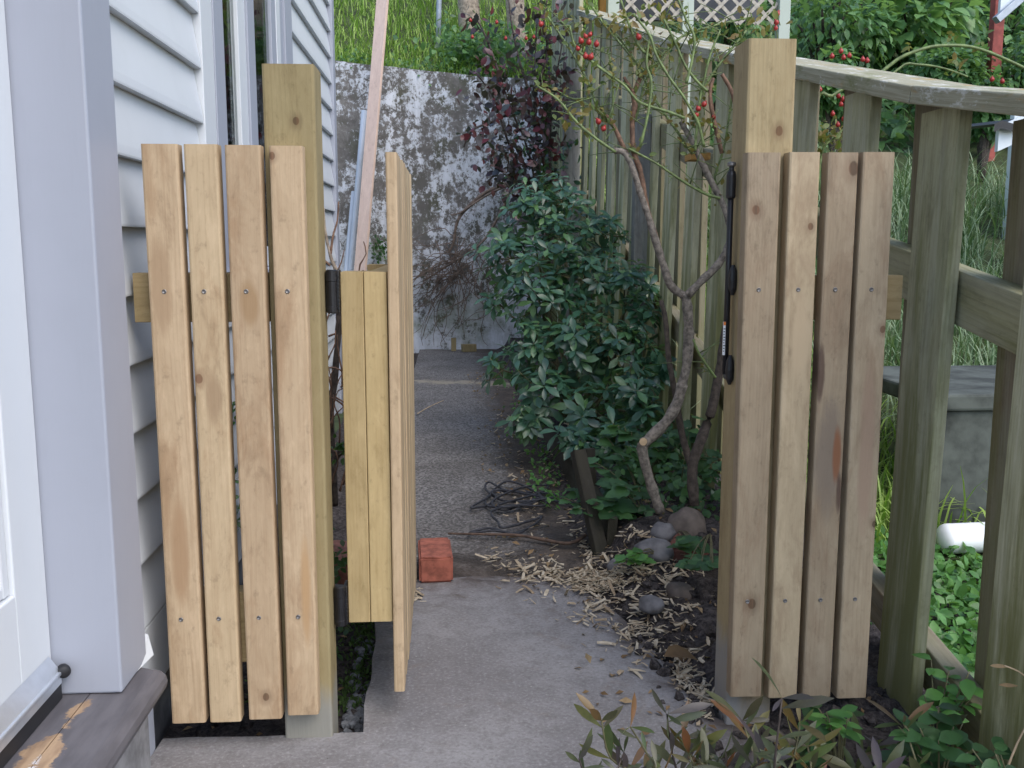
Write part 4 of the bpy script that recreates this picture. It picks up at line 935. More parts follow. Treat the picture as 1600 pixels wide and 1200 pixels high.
# ------------------------------------------------------------------ purple leaved rose in front of the far wall
pr = thing('purple_rose', (.55, 7.3, .05), 'tall rose with dark purple red leaves in front of the whitewashed wall', 'rose bush')
PRC = [[(855, 480), (845, 380), (835, 280), (820, 220), (800, 175), (785, 130)], [(855, 480), (850, 350), (842, 250), (838, 200), (836, 100), (840, 20)], [(860, 470), (865, 330), (858, 230), (868, 130), (880, 60)], [(838, 300), (805, 250), (785, 195), (770, 150), (740, 110)],
       [(836, 200), (825, 140), (810, 90), (800, 40), (795, 0)], [(845, 290), (815, 270), (790, 262), (760, 285)], [(842, 130), (855, 80), (850, 30), (860, -20)], [(800, 175), (770, 190), (735, 205), (725, 230)], [(785, 130), (760, 60), (745, 30)]]
for L in PRC: tube('cane', pp(L, 7.2), .011, .005, M['cane_red'], pr, 6, 4, .12)
PT = []
for cx, cy, r, n in ((770, 130, 28, 26), (820, 90, 32, 34), (855, 60, 26, 26), (800, 160, 32, 40), (845, 150, 34, 50), (815, 210, 36, 60), (855, 230, 30, 50), (790, 245, 32, 46), (840, 270, 30, 44), (760, 165, 24, 16), (745, 200, 22, 16), (865, 110, 26, 34), (885, 30, 26, 24), (840, 10, 26, 22), (745, 115, 20, 14), (870, 180, 22, 26), (775, 270, 22, 20), (735, 30, 20, 9), (765, 60, 26, 12), (830, 310, 26, 26), (800, 285, 26, 26)):
    c0 = np.array(atY(cx, cy, 7.15)); rr = r / FPX * 7.15
    for k in range(int(n * 1.7)):
        PT.append(leaf_T(c0 + nrg.normal(size=3) * rr * .65, rdir() + np.array((0, 0, -.3)), rdir() + np.array((0, -.5, 1.0)), rng.uniform(.04, .085)))
split_leaves('leaf', leaf_shape(1, .62, .5, .15, -.2, 3), PT, M['red_leaf'], pr, 300)
GT = []
for cx, cy, r, n in ((840, 300, 30, 40), (870, 270, 26, 36), (850, 240, 30, 30), (820, 255, 30, 26), (890, 230, 14, 14), (835, 190, 30, 20)):
    c0 = np.array(atY(cx, cy, 7.25)); rr = r / FPX * 7.2
    for k in range(n): GT.append(leaf_T(c0 + nrg.normal(size=3) * rr * .7, rdir() + np.array((0, 0, -.3)), rdir() + np.array((0, -.5, 1.0)), rng.uniform(.04, .075)))
gtl = merge_leaves('green_leaves', leaf_shape(1, .55, .5, .15, -.2, 3), GT, M['bush_leaf'], pr)
for x, y in [(847, 37), (843, 35), (834, 58), (822, 60), (790, 60), (776, 35), (738, 58), (735, 32)]:
    h = put(bpy.data.objects.new('hip', HM), pr, atY(x, y, 7.1)); h.scale = (1.5, 1.5, 1.5)
# dead creeper on the wall
dead = thing('dead_creeper', (.2, 9.1, 0), 'tangle of dead brown creeper stems hanging on the whitewashed wall', 'creeper')
tube('stem', pp([(830, 285), (790, 288), (760, 300), (735, 320), (715, 345), (708, 380), (700, 395)], 9.08), .02, .012, M['vine'], dead, 6, 4, .15)
tube('stem', pp([(800, 288), (770, 300), (745, 315), (720, 332), (704, 336)], 9.06), .012, .006, M['vine'], dead, 6, 4, .15)
tube('stem', pp([(800, 290), (790, 315), (775, 345), (760, 370), (740, 390), (700, 415), (660, 440)], 9.07), .016, .007, M['vine'], dead, 6, 4, .15)
vs = []
for k in range(75):
    x0 = rng.uniform(680, 780); y0 = rng.uniform(370, 440); L = [(x0, y0)]; a = rng.uniform(1.2, 3.6); 
    for j in range(6):
        a += rng.gauss(0, .45); x0 += math.cos(a) * 17; y0 += math.sin(a) * 15 + 4; L.append((min(max(x0, 600), 790), min(y0, 540)))
    Yd = rng.uniform(8.98, 9.12); vs.append((pp(L, Yd), dict(r0=rng.uniform(.0035, .006), r1=.002, sides=4, n=2)))
tubes('tangled_stems', vs, M['vine'], dead)['kind'] = 'stuff'
moss = [leaf_T(np.array(atY(rng.gauss(593, 6), rng.gauss(388, 9), 9.12)), rdir(), rdir(), rng.uniform(.02, .05)) for k in range(90)]
tag(merge_leaves('moss_tuft', leaf_shape(1, .6, .5), moss, M['ivy_leaf']), 'small green fern tuft growing from the whitewashed wall', 'fern', None, 'stuff')

# ------------------------------------------------------------------ bare shrub behind the left post
bs = thing('bare_shrub', (-.36, 2.9, -.02), 'bare dark stemmed shrub growing by the house wall behind the left post', 'shrub')
def bsp(L, Y=2.8): return pp(L, Y)
tube('stem', bsp([(522, 790), (520, 745), (518, 700), (516, 640), (522, 600), (527, 545), (530, 490), (531, 450)]), .013, .008, M['bark_dark'], bs, 7, 4, .12)
tube('stem', bsp([(505, 790), (512, 750), (525, 715), (540, 700), (556, 690)]), .012, .007, M['bark_dark'], bs, 7, 4, .12)
tube('stem', bsp([(531, 430), (522, 415), (516, 398), (508, 360), (506, 325)]), .007, .0025, M['bark_pale'], bs, 6, 4, .1)
tube('stem', bsp([(516, 402), (520, 370), (527, 345), (529, 315)]), .004, .002, M['cane_brown'], bs, 5, 4, .1)
tube('stem', bsp([(516, 415), (505, 405), (498, 398)]), .004, .002, M['cane_brown'], bs, 5, 4, .1)
vs = []
for k in range(46):
    L = [(rng.uniform(495, 560), rng.uniform(440, 780))]; a = rng.uniform(-2.6, -.5)
    for j in range(4): a += rng.gauss(0, .4); L.append((L[-1][0] + math.cos(a) * 16, L[-1][1] + math.sin(a) * 20))
    vs.append((pp(L, rng.uniform(2.6, 3.0)), dict(r0=.0032, r1=.0014, sides=4, n=2)))
tubes('twigs', vs, M['cane_brown'], bs)['kind'] = 'stuff'
IT = []
for cx, cy, n, r in ((370, 635, 14, 9), (525, 872, 50, 16), (530, 1010, 60, 22), (375, 800, 20, 16), (372, 740, 10, 14), (310, 700, 8, 10), (528, 700, 20, 18)):
    for k in range(n):
        IT.append(leaf_T(np.array(atY(rng.gauss(cx, r * .6), rng.gauss(cy, r), rng.uniform(2.2, 2.8) if cy > 850 else 2.7)), rdir(), rdir() + np.array((0, -.5, 1)), rng.uniform(.016, .03)))
merge_leaves('leaf', leaf_shape(1, .6, .5), IT, M['ivy_leaf'], bs)
MT = []
for k in range(1400):
    x = rng.uniform(-.27, -.2); y = rng.uniform(2.12, 2.72)
    if rng.random() < .5: x = rng.uniform(-.5, -.2)
    MT.append(leaf_T((x, y, min(soilL(x, y), -.018) + rng.random() * .012), rdir() + np.array((0, 0, .8)), rdir(), rng.uniform(.008, .018)))
tag(merge_leaves('moss', leaf_shape(1, .5, .5, .2, -.2, 2), MT, M['moss']), 'low green moss on the soil behind the gate', 'moss', None, 'stuff')
bm = bmesh.new(); lathe_bm(bm, [(.05, 0), (.075, .13), (.082, .13), (.082, .15), (.074, .15), (.066, .12)], (-.43, 2.75, -.03), 'z', 20)
tag(meshobj('plant_pot', bm_mesh('plant_pot', bm), M['terracotta']), 'dark plastic plant pot seen between the planks of the left panel', 'pot')

# ------------------------------------------------------------------ low plants in the bed and in the foreground
LOB = lobed_shape(1.0)
def leafy(name, label, cat, base, tips, mat, size, shape, stem_r=.0022, nl=3, group=None, mat2=None):
    o = thing(name, base, label, cat, group); st = []; T = []; b = np.array(base, float)
    for tp in tips:
        tp = np.array(tp, float); mid = (b + tp) / 2 + np.array((0, 0, .02)); st.append(([tuple(b), tuple(mid), tuple(tp)], dict(r0=stem_r, r1=stem_r * .5, sides=5, n=3)))
        for k in range(nl):
            a = k * 2.2 + rng.random() * 2; d = np.array((math.cos(a), math.sin(a) - .3, rng.uniform(-.2, .25)))
            T.append(leaf_T(tp - (tp - b) * .08 * k, d, np.array((0, -.35, 1)) + rdir() * .35, rng.uniform(*size)))
    tubes('stems', st, M['stem_green'], o); leaf_objs('leaf', shape, T, mat, o); return o
beds = [((.64, 3.15, .09), (965, 800, 3.1, 36), 'broad lobed leafed plant in the middle of the bed, left of the rose trunk', 'ivy_leaf', LOB, (.05, .085), 9),
        ((.66, 3.3, .09), (960, 745, 3.35, 40), 'mid green leafy plant behind the broad lobed one in the bed', 'ivy_leaf', LOB, (.04, .07), 9),
        ((.54, 3.1, .05), (905, 775, 3.1, 22), 'small leafy plant growing at the edging board', 'ivy_leaf', LOB, (.03, .05), 6),
        ((.70, 2.95, .09), (1075, 868, 2.72, 20), 'three lobed leaves sprouting in front of the grey stones', 'ivy_leaf', LOB, (.04, .07), 6),
        ((.62, 2.8, .06), (990, 875, 2.75, 22), 'yellow green seedling among the wood shavings', 'lime_leaf', LOB, (.025, .045), 7),
        ((.80, 2.9, .1), (1095, 905, 2.6, 22), 'dark leaved plant beside the foot of the right post', 'ivy_leaf', LOB, (.03, .055), 8),
        ((.82, 3.4, .1), (1105, 745, 3.3, 46), 'spreading green plant under the rose on the fence side', 'ivy_leaf', LOB, (.04, .06), 12),
        ((.75, 3.6, .1), (1060, 690, 3.6, 40), 'shaded leafy plant behind the rose trunk', 'ivy_leaf', LOB, (.04, .065), 10),
        ((.68, 3.5, .1), (990, 690, 3.5, 34), 'grey green veined leafed plant under the glossy bush', 'ivy_leaf', LOB, (.05, .08), 8)]
for b, (px, py, Y, r), lab, mt, sh, sz, n in beds:
    tips = []
    for k in range(n):
        p = atY(px + rng.gauss(0, .6) * r, py + rng.gauss(0, .6) * r, Y + rng.uniform(-.08, .08)); tips.append((p.x, p.y, max(p.z, b[2] + .02)))
    leafy('leafy_plant', lab, 'plant', b, tips, M[mt], sz, sh)
UT = []
for k in range(2600):
    x = rng.uniform(.56, 1.0); y = rng.uniform(3.05, 5.2) if rng.random() < .8 else rng.uniform(5.2, 9)
    z = soilR(x, y) + rng.random() ** 2 * .16
    UT.append(leaf_T((x, y, z), rdir() + np.array((0, -.2, .1)), rdir() * .6 + np.array((0, -.4, 1)), rng.uniform(.02, .045)))
tag(merge_leaves('ground_cover', leaf_shape(1, .7, .45, .15, -.25, 3), UT, M['ivy_leaf']), 'low green ground cover filling the shaded bed under the rose', 'ground cover', None, 'stuff')
UT = []
for k in range(620):
    px, py = rng.gauss(822, 20), rng.gauss(700, 20)
    if k > 300: py = rng.uniform(560, 800); px = 800 + (py - 560) * .28 + rng.gauss(0, 14); p = atZ(px, py)
    UT.append(leaf_T((p.x, p.y, .01 + rng.random() * .02), rdir() + np.array((0, 0, .2)), rdir() * .5 + np.array((0, -.2, 1)), rng.uniform(.015, .035)))
tag(merge_leaves('path_weeds', leaf_shape(1, .6, .45, .15, -.25, 3), UT, M['lime_leaf']), 'mossy weeds and clippings on the path edge by the bush', 'weeds', None, 'stuff')

# foreground sprigs (purple olive, narrow leaves)
SPR = leaf_shape(1, .21, .6, .18, -.14, 5)
sprigs = [((1010, 1215), [(955, 1160), (940, 1100)], 'olive', 'leftmost red olive sprig leaning over the concrete path'),
          ((1030, 1215), [(1010, 1150), (985, 1110)], 'olive', 'tall narrow leaved olive sprig second from the left over the path'),
          ((1060, 1215), [(1050, 1150), (1042, 1090)], 'purple', 'upright purple tinged sprig in front of the soil edge'),
          ((1090, 1215), [(1080, 1160), (1065, 1130)], 'olive', 'short olive sprig right of the upright purple one'),
          ((930, 1220), [(915, 1190), (905, 1160)], 'purple', 'small dusky sprig at the bottom edge over the path'),
          ((1190, 1215), [(1180, 1160), (1160, 1100)], 'olive', 'olive sprig rising in front of the left planks of the right panel'),
          ((1210, 1215), [(1212, 1150), (1222, 1065)], 'purple', 'tallest dusky purple sprig in front of the right panel'),
          ((1230, 1215), [(1240, 1160), (1250, 1105)], 'olive', 'broad olive bronze sprig in front of the second plank gap'),
          ((1160, 1225), [(1140, 1180), (1120, 1160)], 'purple', 'low purple leaved sprig at the bottom edge below the right post'),
          ((1440, 1225), [(1430, 1160), (1412, 1105)], 'olive', 'tall two toned sprig in front of the nearest fence paling'),
          ((1470, 1225), [(1475, 1180), (1470, 1120)], 'olive', 'bent olive sprig right of the two toned one'),
          ((1400, 1225), [(1390, 1180), (1370, 1140)], 'purple', 'arching purple sprig between the right panel and the fence paling')]
more = [((1120, 1215), [(1100, 1170), (1075, 1150)], 'olive', 'low olive sprig leaning left across the soil edge'), ((1180, 1220), [(1200, 1180), (1240, 1150)], 'olive', 'low olive sprig leaning right in front of the first plank'),
        ((1260, 1220), [(1268, 1180), (1262, 1140)], 'olive', 'short bronze sprig left of the bright green plant'), ((1340, 1220), [(1335, 1190), (1350, 1150)], 'olive', 'short olive sprig right of the bright green plant'),
        ((1140, 1215), [(1160, 1185), (1195, 1160)], 'purple', 'dusky sprig crossing in front of the right post foot'), ((980, 1215), [(965, 1180), (975, 1150)], 'purple', 'small dusky sprig between the two leftmost olive ones'),
        ((1500, 1225), [(1510, 1190), (1500, 1160)], 'olive', 'small olive sprig near the bottom right corner'), ((1380, 1225), [(1360, 1200), (1330, 1185)], 'purple', 'lowest purple sprig trailing left at the bottom edge')]
for (bx, by), tips, kind, lab in sprigs + more:
    Y = rng.uniform(1.40, 1.62); b = atY(bx, by, Y); o = None
    gzv = min(b.z, .06); o = thing('sprig', (b.x, b.y, gzv), lab, 'plant', 'narrow leaved sprigs along the bottom edge')
    P = [(b.x + .01, b.y + .02, gzv - .02), tuple(b)] + [tuple(atY(x, y + 26, Y + rng.uniform(-.05, .05))) for x, y in tips]
    tube('stem', P, .0028, .0014, M['cane_red' if kind == 'purple' else 'stem_green'], o, 5, 4)
    sp = smooth_path(P, 4); T = []
    for i, p in enumerate(sp[2:]):
        t = i / (len(sp) - 3)
        for k in range(2 if t < .95 else 3):
            a = i * 2.4 + k * 2.6 + rng.random(); d = np.array((math.cos(a) * .8, math.sin(a) * .45, rng.uniform(.25, 1.1)))
            if rng.random() < .5 or t > .9: T.append(leaf_T(p, d + rdir() * .45, np.array((rng.gauss(0, .7), -.8, .5)), rng.choice((.034, .046, .06, .074)) * rng.uniform(.85, 1.15), rng.uniform(-.9, .9)))
    leaf_objs('leaf', SPR, T, M['olive_leaf' if kind == 'olive' else 'purple_leaf'], o)
def tipset(px, py, Y, r, n): return [tuple(atY(px + rng.gauss(0, .6) * r, py + rng.gauss(0, .6) * r, Y + rng.uniform(-.06, .06))) for k in range(n)]
BR = leaf_shape(1, .36, .5, .15, -.2, 4); BROAD = leaf_shape(1, .55, .42, .14, -.22, 4)
b = atY(1312, 1165, 1.62); leafy('bright_plant', 'bright fresh green plant under the right panel', 'plant', (b.x, b.y, .03), tipset(1308, 1130, 1.6, 26, 6), M['lime_leaf'], (.03, .05), BR)
leafy('broadleaf_plant', 'green broad leaved plant growing up between the fence palings at lower right', 'plant', (.93, 1.72, .0), tipset(1480, 1070, 1.74, 42, 16), M['lime_leaf'], (.03, .055), BROAD)
leafy('broadleaf_plant', 'green leafy plant at the foot of the nearest fence paling', 'plant', (.85, 1.55, .02), tipset(1440, 1165, 1.55, 46, 14), M['ivy_leaf'], (.035, .06), BROAD)
leafy('broadleaf_plant', 'dark green leafy plant below the right panel planks', 'plant', (.72, 1.66, .02), tipset(1265, 1150, 1.66, 40, 12), M['ivy_leaf'], (.03, .05), BROAD)
leafy('broadleaf_plant', 'leafy plant in the bottom right corner beside the orange twig', 'plant', (.92, 1.42, .02), tipset(1545, 1180, 1.45, 30, 8), M['ivy_leaf'], (.03, .05), BROAD)
tw = thing('bare_twig', (.98, 1.4, .05), 'pale bare twig with two dry leaves at the right edge', 'twig')
tube('stem', pp([(1570, 1210), (1590, 1160), (1612, 1120), (1625, 1090), (1600, 1055), (1570, 1040)], 1.45), .0022, .0012, M['cut'], tw, 5)
for (x, y, dx) in ((1592, 1072, -1), (1578, 1042, -1)): leaf_objs('leaf', SPR, [leaf_T(np.array(atY(x, y, 1.45)), (dx, 0, .12), (0, -1, .6), .032)], M['dead_leaf'], tw)
for k, (cx, cy) in enumerate(((1130, 1185), (1210, 1175))):
    pass

# ------------------------------------------------------------------ next door: bank, block wall, pipe, grasses
blk = thing('concrete_block', (2.2, 3.6, 0), 'low dark concrete retaining block beyond the fence', 'wall')
bm = bmesh.new(); box_bm(bm, 1.62, 4.5, 3.12, 3.2, -.15, .44, .01); meshobj('face', bm_mesh('face', bm), M['blockwall'], blk)
bm = bmesh.new(); box_bm(bm, 1.60, 4.5, 3.10, 3.85, .442, .50, .01); meshobj('ledge', bm_mesh('ledge', bm), M['blockwall'], blk)
pv = atY(1475, 842, 2.95); bm = bmesh.new()
lathe_bm(bm, [(.004, -.021), (.02, -.018), (.036, -.011), (.046, .0), (.049, .01), (.049, .9)], (0, 0, 0), 'x', 28)
pvc = meshobj('drain_pipe', bm_mesh('drain_pipe', bm), M['pvc'], None, (pv.x, 2.95, pv.z), (0, 0, R(4)), True); tag(pvc, 'white plastic drain pipe lying beyond the fence', 'pipe')
def bankz(x, y): return max(bank_z(x, y), -.06)
UT = []
for k in range(6500):
    x = rng.uniform(1.08, 2.0); y = rng.uniform(1.5, 3.1); UT.append(leaf_T((x, y, -.05 + rng.random() * .09 - (.1 if y < 1.8 else 0)), rdir() + np.array((0, -.1, .15)), rdir() * .5 + np.array((0, -.3, 1)), rng.uniform(.022, .045)))
tag(merge_leaves('clover_cover', leaf_shape(1, .62, .45, .12, -.2, 3), UT, M['lime_leaf']), 'bright green ground cover below the white drain pipe', 'ground cover', None, 'stuff')
def blades(name, pts, mat, label, hmin, hmax, arch, width, n=5):
    V = []; Fc = []
    for (x, y, z) in pts:
        a = rng.random() * 6.283; L = rng.uniform(hmin, hmax); ar = rng.uniform(.3, 1.0) * arch; d = np.array((math.cos(a), math.sin(a), 0)); sdv = np.array((-d[1], d[0], 0)); w = width * rng.uniform(.6, 1.2); o = len(V)
        for i in range(n + 1):
            t = i / n; th_ = ar * t; p = np.array((x, y, z)) + d * L * (ar * t * t * .55) + np.array((0, 0, L * (t - ar * .5 * t * t * 1.1))); ww = w * (1 - t) ** .7 + .0004
            V.append(p - sdv * ww); V.append(p + sdv * ww)
        for i in range(n): q = o + 2 * i; Fc.append((q, q + 1, q + 3, q + 2))
    return tag(meshobj(name, pyd(name, V, Fc), mat, smooth=True), label, 'grass', None, 'stuff')
pts = []
for k in range(230):
    cx, cy = rng.uniform(1.15, 4.2), rng.uniform(3.9, 7.2)
    for j in range(34): x, y = cx + rng.gauss(0, .06), cy + rng.gauss(0, .06); pts.append((x, y, bankz(x, y) - .02))
blades('long_grass', pts, M['long_grass'], 'long arching grey green grass covering the bank beyond the fence', .3, .8, 1.5, .0045)
pts = []
for k in range(16000):
    x = rng.uniform(-2.6, 1.9); y = 9.32 + 5.4 * rng.random() ** 1.3
    t = nz(x, y, 1.6, 9)
    if t < -.28 and rng.random() < .6: continue
    pts.append((x, y, max(bank_z(x, max(y, 9.41)), wtop(min(x, .86)) if y < 9.5 else 0) - .03))
blades('hill_grass', pts, M['grass'], 'bright green grass on the slope above the whitewashed wall', .12, .38, 1.3, .007, 4)
pts = [(x, y, bankz(x, y) - .02) for x, y in ((rng.uniform(1.08, 1.9), rng.uniform(3.0, 9)) for k in range(4500))]
blades('bank_grass', pts, M['grass'], 'fresh green grass seen through the gaps of the fence', .15, .4, 1.3, .006, 4)
# grey green foliage along the wall top, uncountable
UT = []
for k in range(2200):
    px = rng.gauss(740, 42); py = rng.gauss(80, 20); 
    if px < 690 and rng.random() < .7: continue
    p = atY(px, py, rng.uniform(9.3, 10.4)); z = min(p.z, wtop(p.x) + .75); UT.append(leaf_T((p.x, p.y, max(z, bank_z(p.x, max(p.y, 9.42)))), rdir() + np.array((0, -.3, -.1)), rdir() * .7 + np.array((0, -.5, 1)), rng.uniform(.04, .09)))
for k in range(500):
    px = rng.uniform(527, 800); p = atY(px, 100 + (px - 527) * .1 + rng.gauss(0, 6), 9.25); UT.append(leaf_T((p.x, 9.25 + rng.random() * .2, wtop(p.x) + rng.gauss(0.03, .05)), rdir() + np.array((0, -.6, -.1)), rdir() * .7 + np.array((0, -.5, 1)), rng.uniform(.025, .05)))
tag(merge_leaves('creeping_foliage', leaf_shape(1, .62, .45, .15, -.25, 3), UT, M['hill_leaf']), 'leafy creeper spilling over the top of the whitewashed wall', 'creeper', None, 'stuff')
# shrubs on the hill behind the fence
def hill_shrub(cx, cy, cz, rx, rz, n, label, sz, mat='hill_leaf'):
    o = thing('hill_shrub', (cx, cy, bank_z(cx, cy)), label, 'shrub', 'shrubs on the hill behind the fence'); T = []; st = []; cen = []
    for k in range(16):
        d = rdir(); d[1] -= .5; c = np.array((cx, cy, cz)) + d / np.linalg.norm(d) * np.array((rx, rx * .8, rz)) * rng.uniform(.45, .95); cen.append(c)
        st.append(([(cx, cy, bank_z(cx, cy)), tuple((c + np.array((cx, cy, cz - rz * .6))) / 2), tuple(c)], dict(r0=.03, r1=.008, sides=5, n=3)))
    for k in range(n):
        c = cen[k % 16]; d = rdir(); p = c + d * rng.uniform(.3, 1.0) ** .6 * rx * .42
        T.append(leaf_T(p, d * .6 + np.array((0, -.35, -.35)) + rdir() * .4, d + np.array((0, -.4, .9)), rng.uniform(*sz)))
    tubes('stems', st, M['bark_dark'], o); merge_leaves('foliage', leaf_shape(1, .5, .42, .15, -.25, 3), T, M[mat], o)
for i, (px, py, Y, rp, lab, sz) in enumerate((
        (1290, 60, 9.2, 95, 'round leafy shrub directly behind the right gate post, left of the big leaved one', (.06, .12)),
        (1430, 50, 9.6, 110, 'big leaved green shrub left of the red post', (.11, .22)), (1330, -30, 10.6, 130, 'dark leafy shrub higher up between the trellis and the red post', (.07, .14)),
        (1570, 40, 10.5, 110, 'leafy shrub behind the red post', (.07, .14)), (1500, -40, 11.5, 120, 'dense shrub highest on the hill, behind the big leaved one', (.08, .16)),
        (1310, 135, 7.6, 50, 'low leafy shrub just above the fence capping, right of the gate post', (.05, .1)), (1600, 110, 8.0, 70, 'yellow green weedy shrub at the right edge below the white gutter corner', (.05, .09)),
        (1120, 75, 9.0, 80, 'feathery green shrub beneath the white trellis', (.04, .08)), (1480, 130, 8.0, 60, 'small leafy shrub below the arching green cane', (.05, .1)), (1540, 165, 7.5, 42, 'small shrub hiding the foot of the red post', (.06, .11)))):
    c = atY(px, py, Y); r = rp / FPX * Y
    hill_shrub(c.x, c.y, c.z, r, r * .9, int(900 * max(1, r) ** 1.2 * (1.6 if sz[1] < .12 else 1)), lab, sz)
UT = []
for k in range(9000):
    px = rng.uniform(1040, 1650); Y = rng.uniform(8, 15); p = atY(px, 0, Y); x = p.x; z = bank_z(x, Y)
    UT.append(leaf_T((x, Y, z + rng.random() ** 1.5 * .5), rdir() + np.array((0, -.4, -.1)), rdir() * .6 + np.array((0, -.6, .9)), rng.uniform(.07, .17)))
tag(merge_leaves('hill_undergrowth', leaf_shape(1, .5, .42, .15, -.25, 3), UT, M['hill_leaf']), 'thick green undergrowth covering the hill on the right', 'undergrowth', None, 'stuff')
# two trees and a pole on the grass slope
def tree(px, py, Y, r, lab):
    b = atY(px, py, Y); z = bank_z(b.x, Y); o = thing('tree', (b.x, Y, z), lab, 'tree', 'trees on the grass slope')
    tube('trunk', [(b.x, Y, z - .2), (b.x - .06, Y, z + .8), (b.x - .02, Y + .1, z + 2), (b.x + .1, Y + .2, z + 4)], r * 1.15, r * .7, M['bark_pale'], o, 12, 4, .08)
    T = []; c0 = np.array((b.x, Y + .6, z + 5.2)); st = []
    for k in range(9):
        d = rdir(); d[2] = abs(d[2]) * .6; c = c0 + d * 1.3; st.append(([(b.x + .08, Y + .15, z + 3.6), tuple((c + c0) / 2), tuple(c)], dict(r0=.05, r1=.015, sides=5, n=3)))
        for j in range(60): T.append(leaf_T(c + nrg.normal(size=3) * .45, rdir(), rdir() + np.array((0, 0, 1)), rng.uniform(.08, .16)))
    tubes('limbs', st, M['bark_pale'], o); merge_leaves('crown', leaf_shape(1, .5, .45), T, M['hill_leaf'], o)
tree(738, 22, 10.3, .10, 'pale barked tree left of the two on the slope'); tree(812, 48, 10.1, .085, 'pale barked tree right of the two, behind the purple rose')
pb = atY(684, 55, 10.0); tag(tube('metal_pole', [(pb.x, 10.0, bank_z(pb.x, 10)), (pb.x + .03, 10, pb.z + .8), (pb.x + .06, 10, pb.z + 2.2)], .026, .026, M['galv'], None, 12, 2), 'thin grey metal pole standing in the grass slope', 'pole')
# trellis
TY = 8.0; tr = thing('lattice_trellis', (1.95, TY, 2.0), 'pale green trellis screen with cream diagonal lattice above the fence', 'trellis')
zl = 2.72
for px in (957, 1073, 1223):
    p = atY(px, 30, TY); board('post', p.x - .045, p.x + .045, TY - .05, TY + .045, bank_z(p.x, TY) - .2, 4.2, M['trellis'], tr, .004)
xa, xb = atY(957, 30, TY).x + .05, atY(1223, 30, TY).x - .05
def clip_slat(c, sgn):      # diagonal slat x = c + sgn*(z - zl) clipped to the panel
    z0, z1 = zl - .0, 4.1; pts_ = []
    A = (c, z0); B = (c + sgn * (z1 - z0), z1)
    (x0, za), (x1, zb) = A, B
    t0, t1 = 0.0, 1.0
    for lim, s in ((xa, 1), (xb, -1)):
        d0 = s * (x0 - lim); d1 = s * (x1 - lim)
        if d0 < 0 and d1 < 0: return None
        if d0 < 0: t0 = max(t0, d0 / (d0 - d1))
        if d1 < 0: t1 = min(t1, d0 / (d0 - d1))
    if t1 - t0 < .03: return None
    return (x0 + (x1 - x0) * t0, za + (zb - za) * t0), (x0 + (x1 - x0) * t1, za + (zb - za) * t1)
for sgn, yo in ((1, -.012), (-1, .0)):
    c = xa - 1.5
    while c < xb + 1.5:
        q = clip_slat(c, sgn)
        if q:
            (x0, z0), (x1, z1) = q; L = math.hypot(x1 - x0, z1 - z0); ang = math.atan2(x1 - x0, z1 - z0)
            meshobj('slat', board_mesh('slat', .026, .008, L, 0), M['lattice'], tr, ((x0 + x1) / 2, TY + yo, (z0 + z1) / 2), (0, ang, 0))
        c += .145
board('slate_panel', xa, xb, TY + .5, TY + .54, 2.85, 4.3, M['slate'], None, .004, 'x')
tag(bpy.data.objects['slate_panel'], 'dark blue grey panel seen through the trellis lattice', 'panel')
p = atY(945, 0, 8.3); tag(board('stained_post', p.x - .05, p.x + .05, 8.25, 8.34, 1.2, 3.9, M['orange_wood'], None, .004), 'orange brown post left of the trellis above the fence', 'post')
# red post, gutter corner, small shed at the right edge
p = atY(1553, 105, 7.9); tag(board('red_post', p.x - .045, p.x + .04, 7.86, 7.94, 1.4, 4.6, M['red_paint'], None, .004), 'weathered red painted post on the hill behind the fence', 'post')
gut = thing('porch_roof', (4.6, 7.0, 2.6), 'white boarded corner of a porch roof at the top right edge', 'roof')
c0 = atY(1562, 28, 6.9); bm = bmesh.new(); vs = [bm.verts.new(q) for q in [(c0.x, 6.9, c0.z), (c0.x + 1.6, 6.9, c0.z + 1.4), (c0.x + 1.6, 6.9, c0.z + 1.9), (c0.x, 6.9, c0.z + .5)]]
f = bm.faces.new(vs); r = bmesh.ops.extrude_face_region(bm, geom=[f]); bmesh.ops.translate(bm, vec=(0, .03, 0), verts=[v for v in r['geom'] if isinstance(v, bmesh.types.BMVert)]); bmesh.ops.recalc_face_normals(bm, faces=bm.faces)
meshobj('lining', bm_mesh('lining', bm), M['shed_white'], gut)
bm = bmesh.new(); q = meshobj('gutter', board_mesh('gutter', .05, .06, 2.2, .004), M['galv'], gut, (c0.x + .78, 6.86, c0.z + .70), (0, R(48.8), 0))
shed = thing('small_shed', (3.3, 5.3, .6), 'small white shed with a dark corrugated roof at the right edge beyond the fence', 'shed')
a = atY(1556, 200, 5.0); V = []; Fc = []
for i in range(41):
    x = a.x - .02 + 1.5 * i / 40; z = .014 * math.sin(i * 1.57)
    V += [(x, 4.98, a.z + .02 + z + .12 * (x - a.x)), (x, 5.5, a.z + .05 + z + .12 * (x - a.x)), (x, 4.98, a.z - .02 + z + .12 * (x - a.x))]
    if i: o = 3 * i; Fc += [(o - 3, o, o + 1, o - 2), (o - 1, o + 2, o, o - 3)]
meshobj('roof', pyd('roof', V, Fc), M['roof_dark'], shed)
bm = bmesh.new(); b0 = atY(1562, 236, 5.0); vs = [bm.verts.new(q) for q in [(b0.x, 5.02, b0.z), (b0.x + 1.4, 5.02, b0.z + .62), (b0.x + 1.4, 5.02, b0.z + .76), (b0.x - .0, 5.02, b0.z + .125)]]
f = bm.faces.new(vs); r = bmesh.ops.extrude_face_region(bm, geom=[f]); bmesh.ops.translate(bm, vec=(0, .03, 0), verts=[v for v in r['geom'] if isinstance(v, bmesh.types.BMVert)]); bmesh.ops.recalc_face_normals(bm, faces=bm.faces)
meshobj('fascia', bm_mesh('fascia', bm), M['shed_white'], shed)
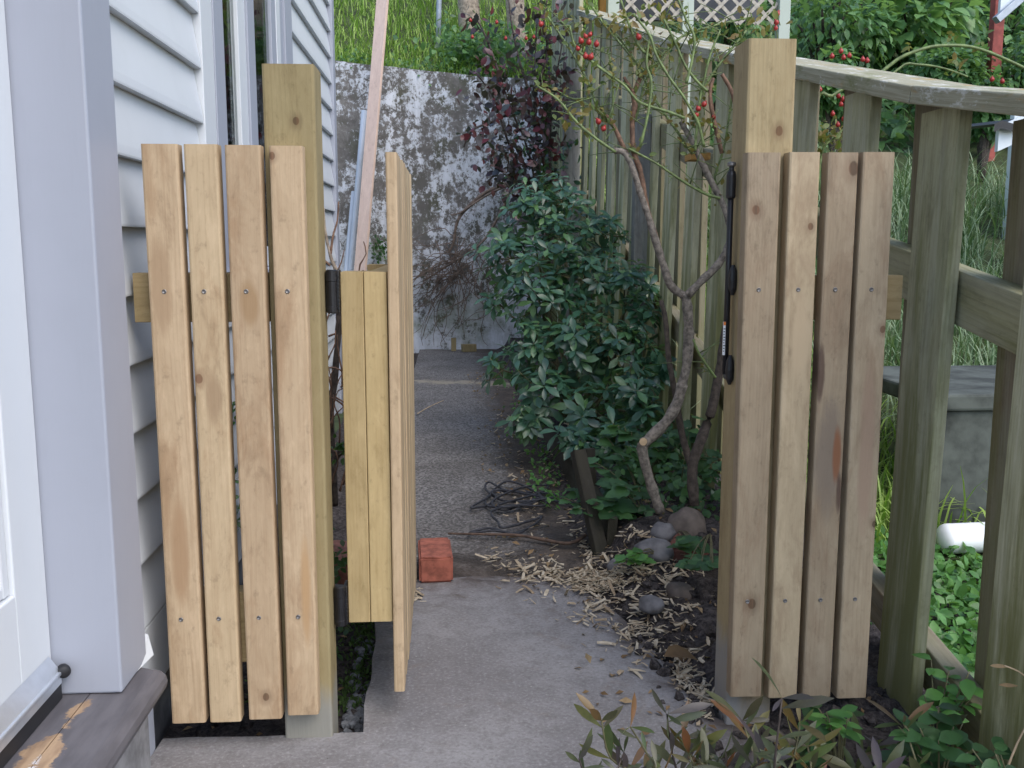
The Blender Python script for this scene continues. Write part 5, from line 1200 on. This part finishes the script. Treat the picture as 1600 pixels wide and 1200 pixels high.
w0 = atY(1589, 390, 5.1); board('corner_post', w0.x, w0.x + .05, 5.06, 5.11, .2, 1.60, M['shed_white'], shed, .004); board('corner_post', w0.x + 1.2, w0.x + 1.25, 5.06, 5.11, .2, 1.70, M['shed_white'], shed, .004); board('wall', w0.x + .6, w0.x + 1.3, 6.25, 6.3, .2, 1.9, M['shed_white'], shed, .004)
# climbing rose next door with arching canes
cr = thing('climbing_rose', (1.35, 3.4, .1), 'arching green rose canes with dark red hips beyond the fence capping', 'rose bush')
def cp(L, Y=2.9): return pp(L, Y)
tube('cane', cp([(1300, 420), (1330, 180), (1388, 104), (1440, 77), (1487, 71), (1532, 77), (1600, 106), (1640, 130)], 2.9), .006, .004, M['cane'], cr, 6)
tube('cane', cp([(1300, 420), (1350, 180), (1405, 107), (1435, 101), (1475, 107), (1512, 120)], 3.0), .0045, .003, M['cane'], cr, 6)
tube('cane', cp([(1260, 420), (1275, 170), (1300, 150), (1330, 132), (1350, 126)], 2.9), .006, .004, M['cane'], cr, 6)
tube('cane', cp([(1270, 420), (1282, 250), (1305, 215), (1330, 190)], 2.9), .004, .003, M['cane'], cr, 6)
for x, y in [(1300, 88), (1314, 80), (1318, 90), (1327, 87), (1310, 150), (1317, 155), (1314, 163), (1321, 166), (1301, 178), (1309, 195), (1281, 140), (1348, 93), (1566, 127), (1550, 124), (1318, 186), (1355, 95)]:
    h = put(bpy.data.objects.new('hip', HM), cr, atY(x, y, 2.92)); h.scale = (.85,) * 3
T = []
for cx, cy, r, n in ((1300, 215, 30, 90), (1330, 210, 20, 40), (1488, 60, 8, 5), (1420, 75, 6, 5), (1500, 95, 10, 7), (1535, 65, 10, 6), (1490, 108, 12, 10)):
    for k in range(n): T.append(leaf_T(np.array(atY(rng.gauss(cx, r * .6), rng.gauss(cy, r * .6), rng.uniform(2.85, 3.1))), rdir(), rdir() + np.array((0, -.4, 1)), rng.uniform(.016, .032)))
merge_leaves('leaf', leaf_shape(1, .55, .5, .2, -.2, 3), T, M['rose_leaf'], cr)
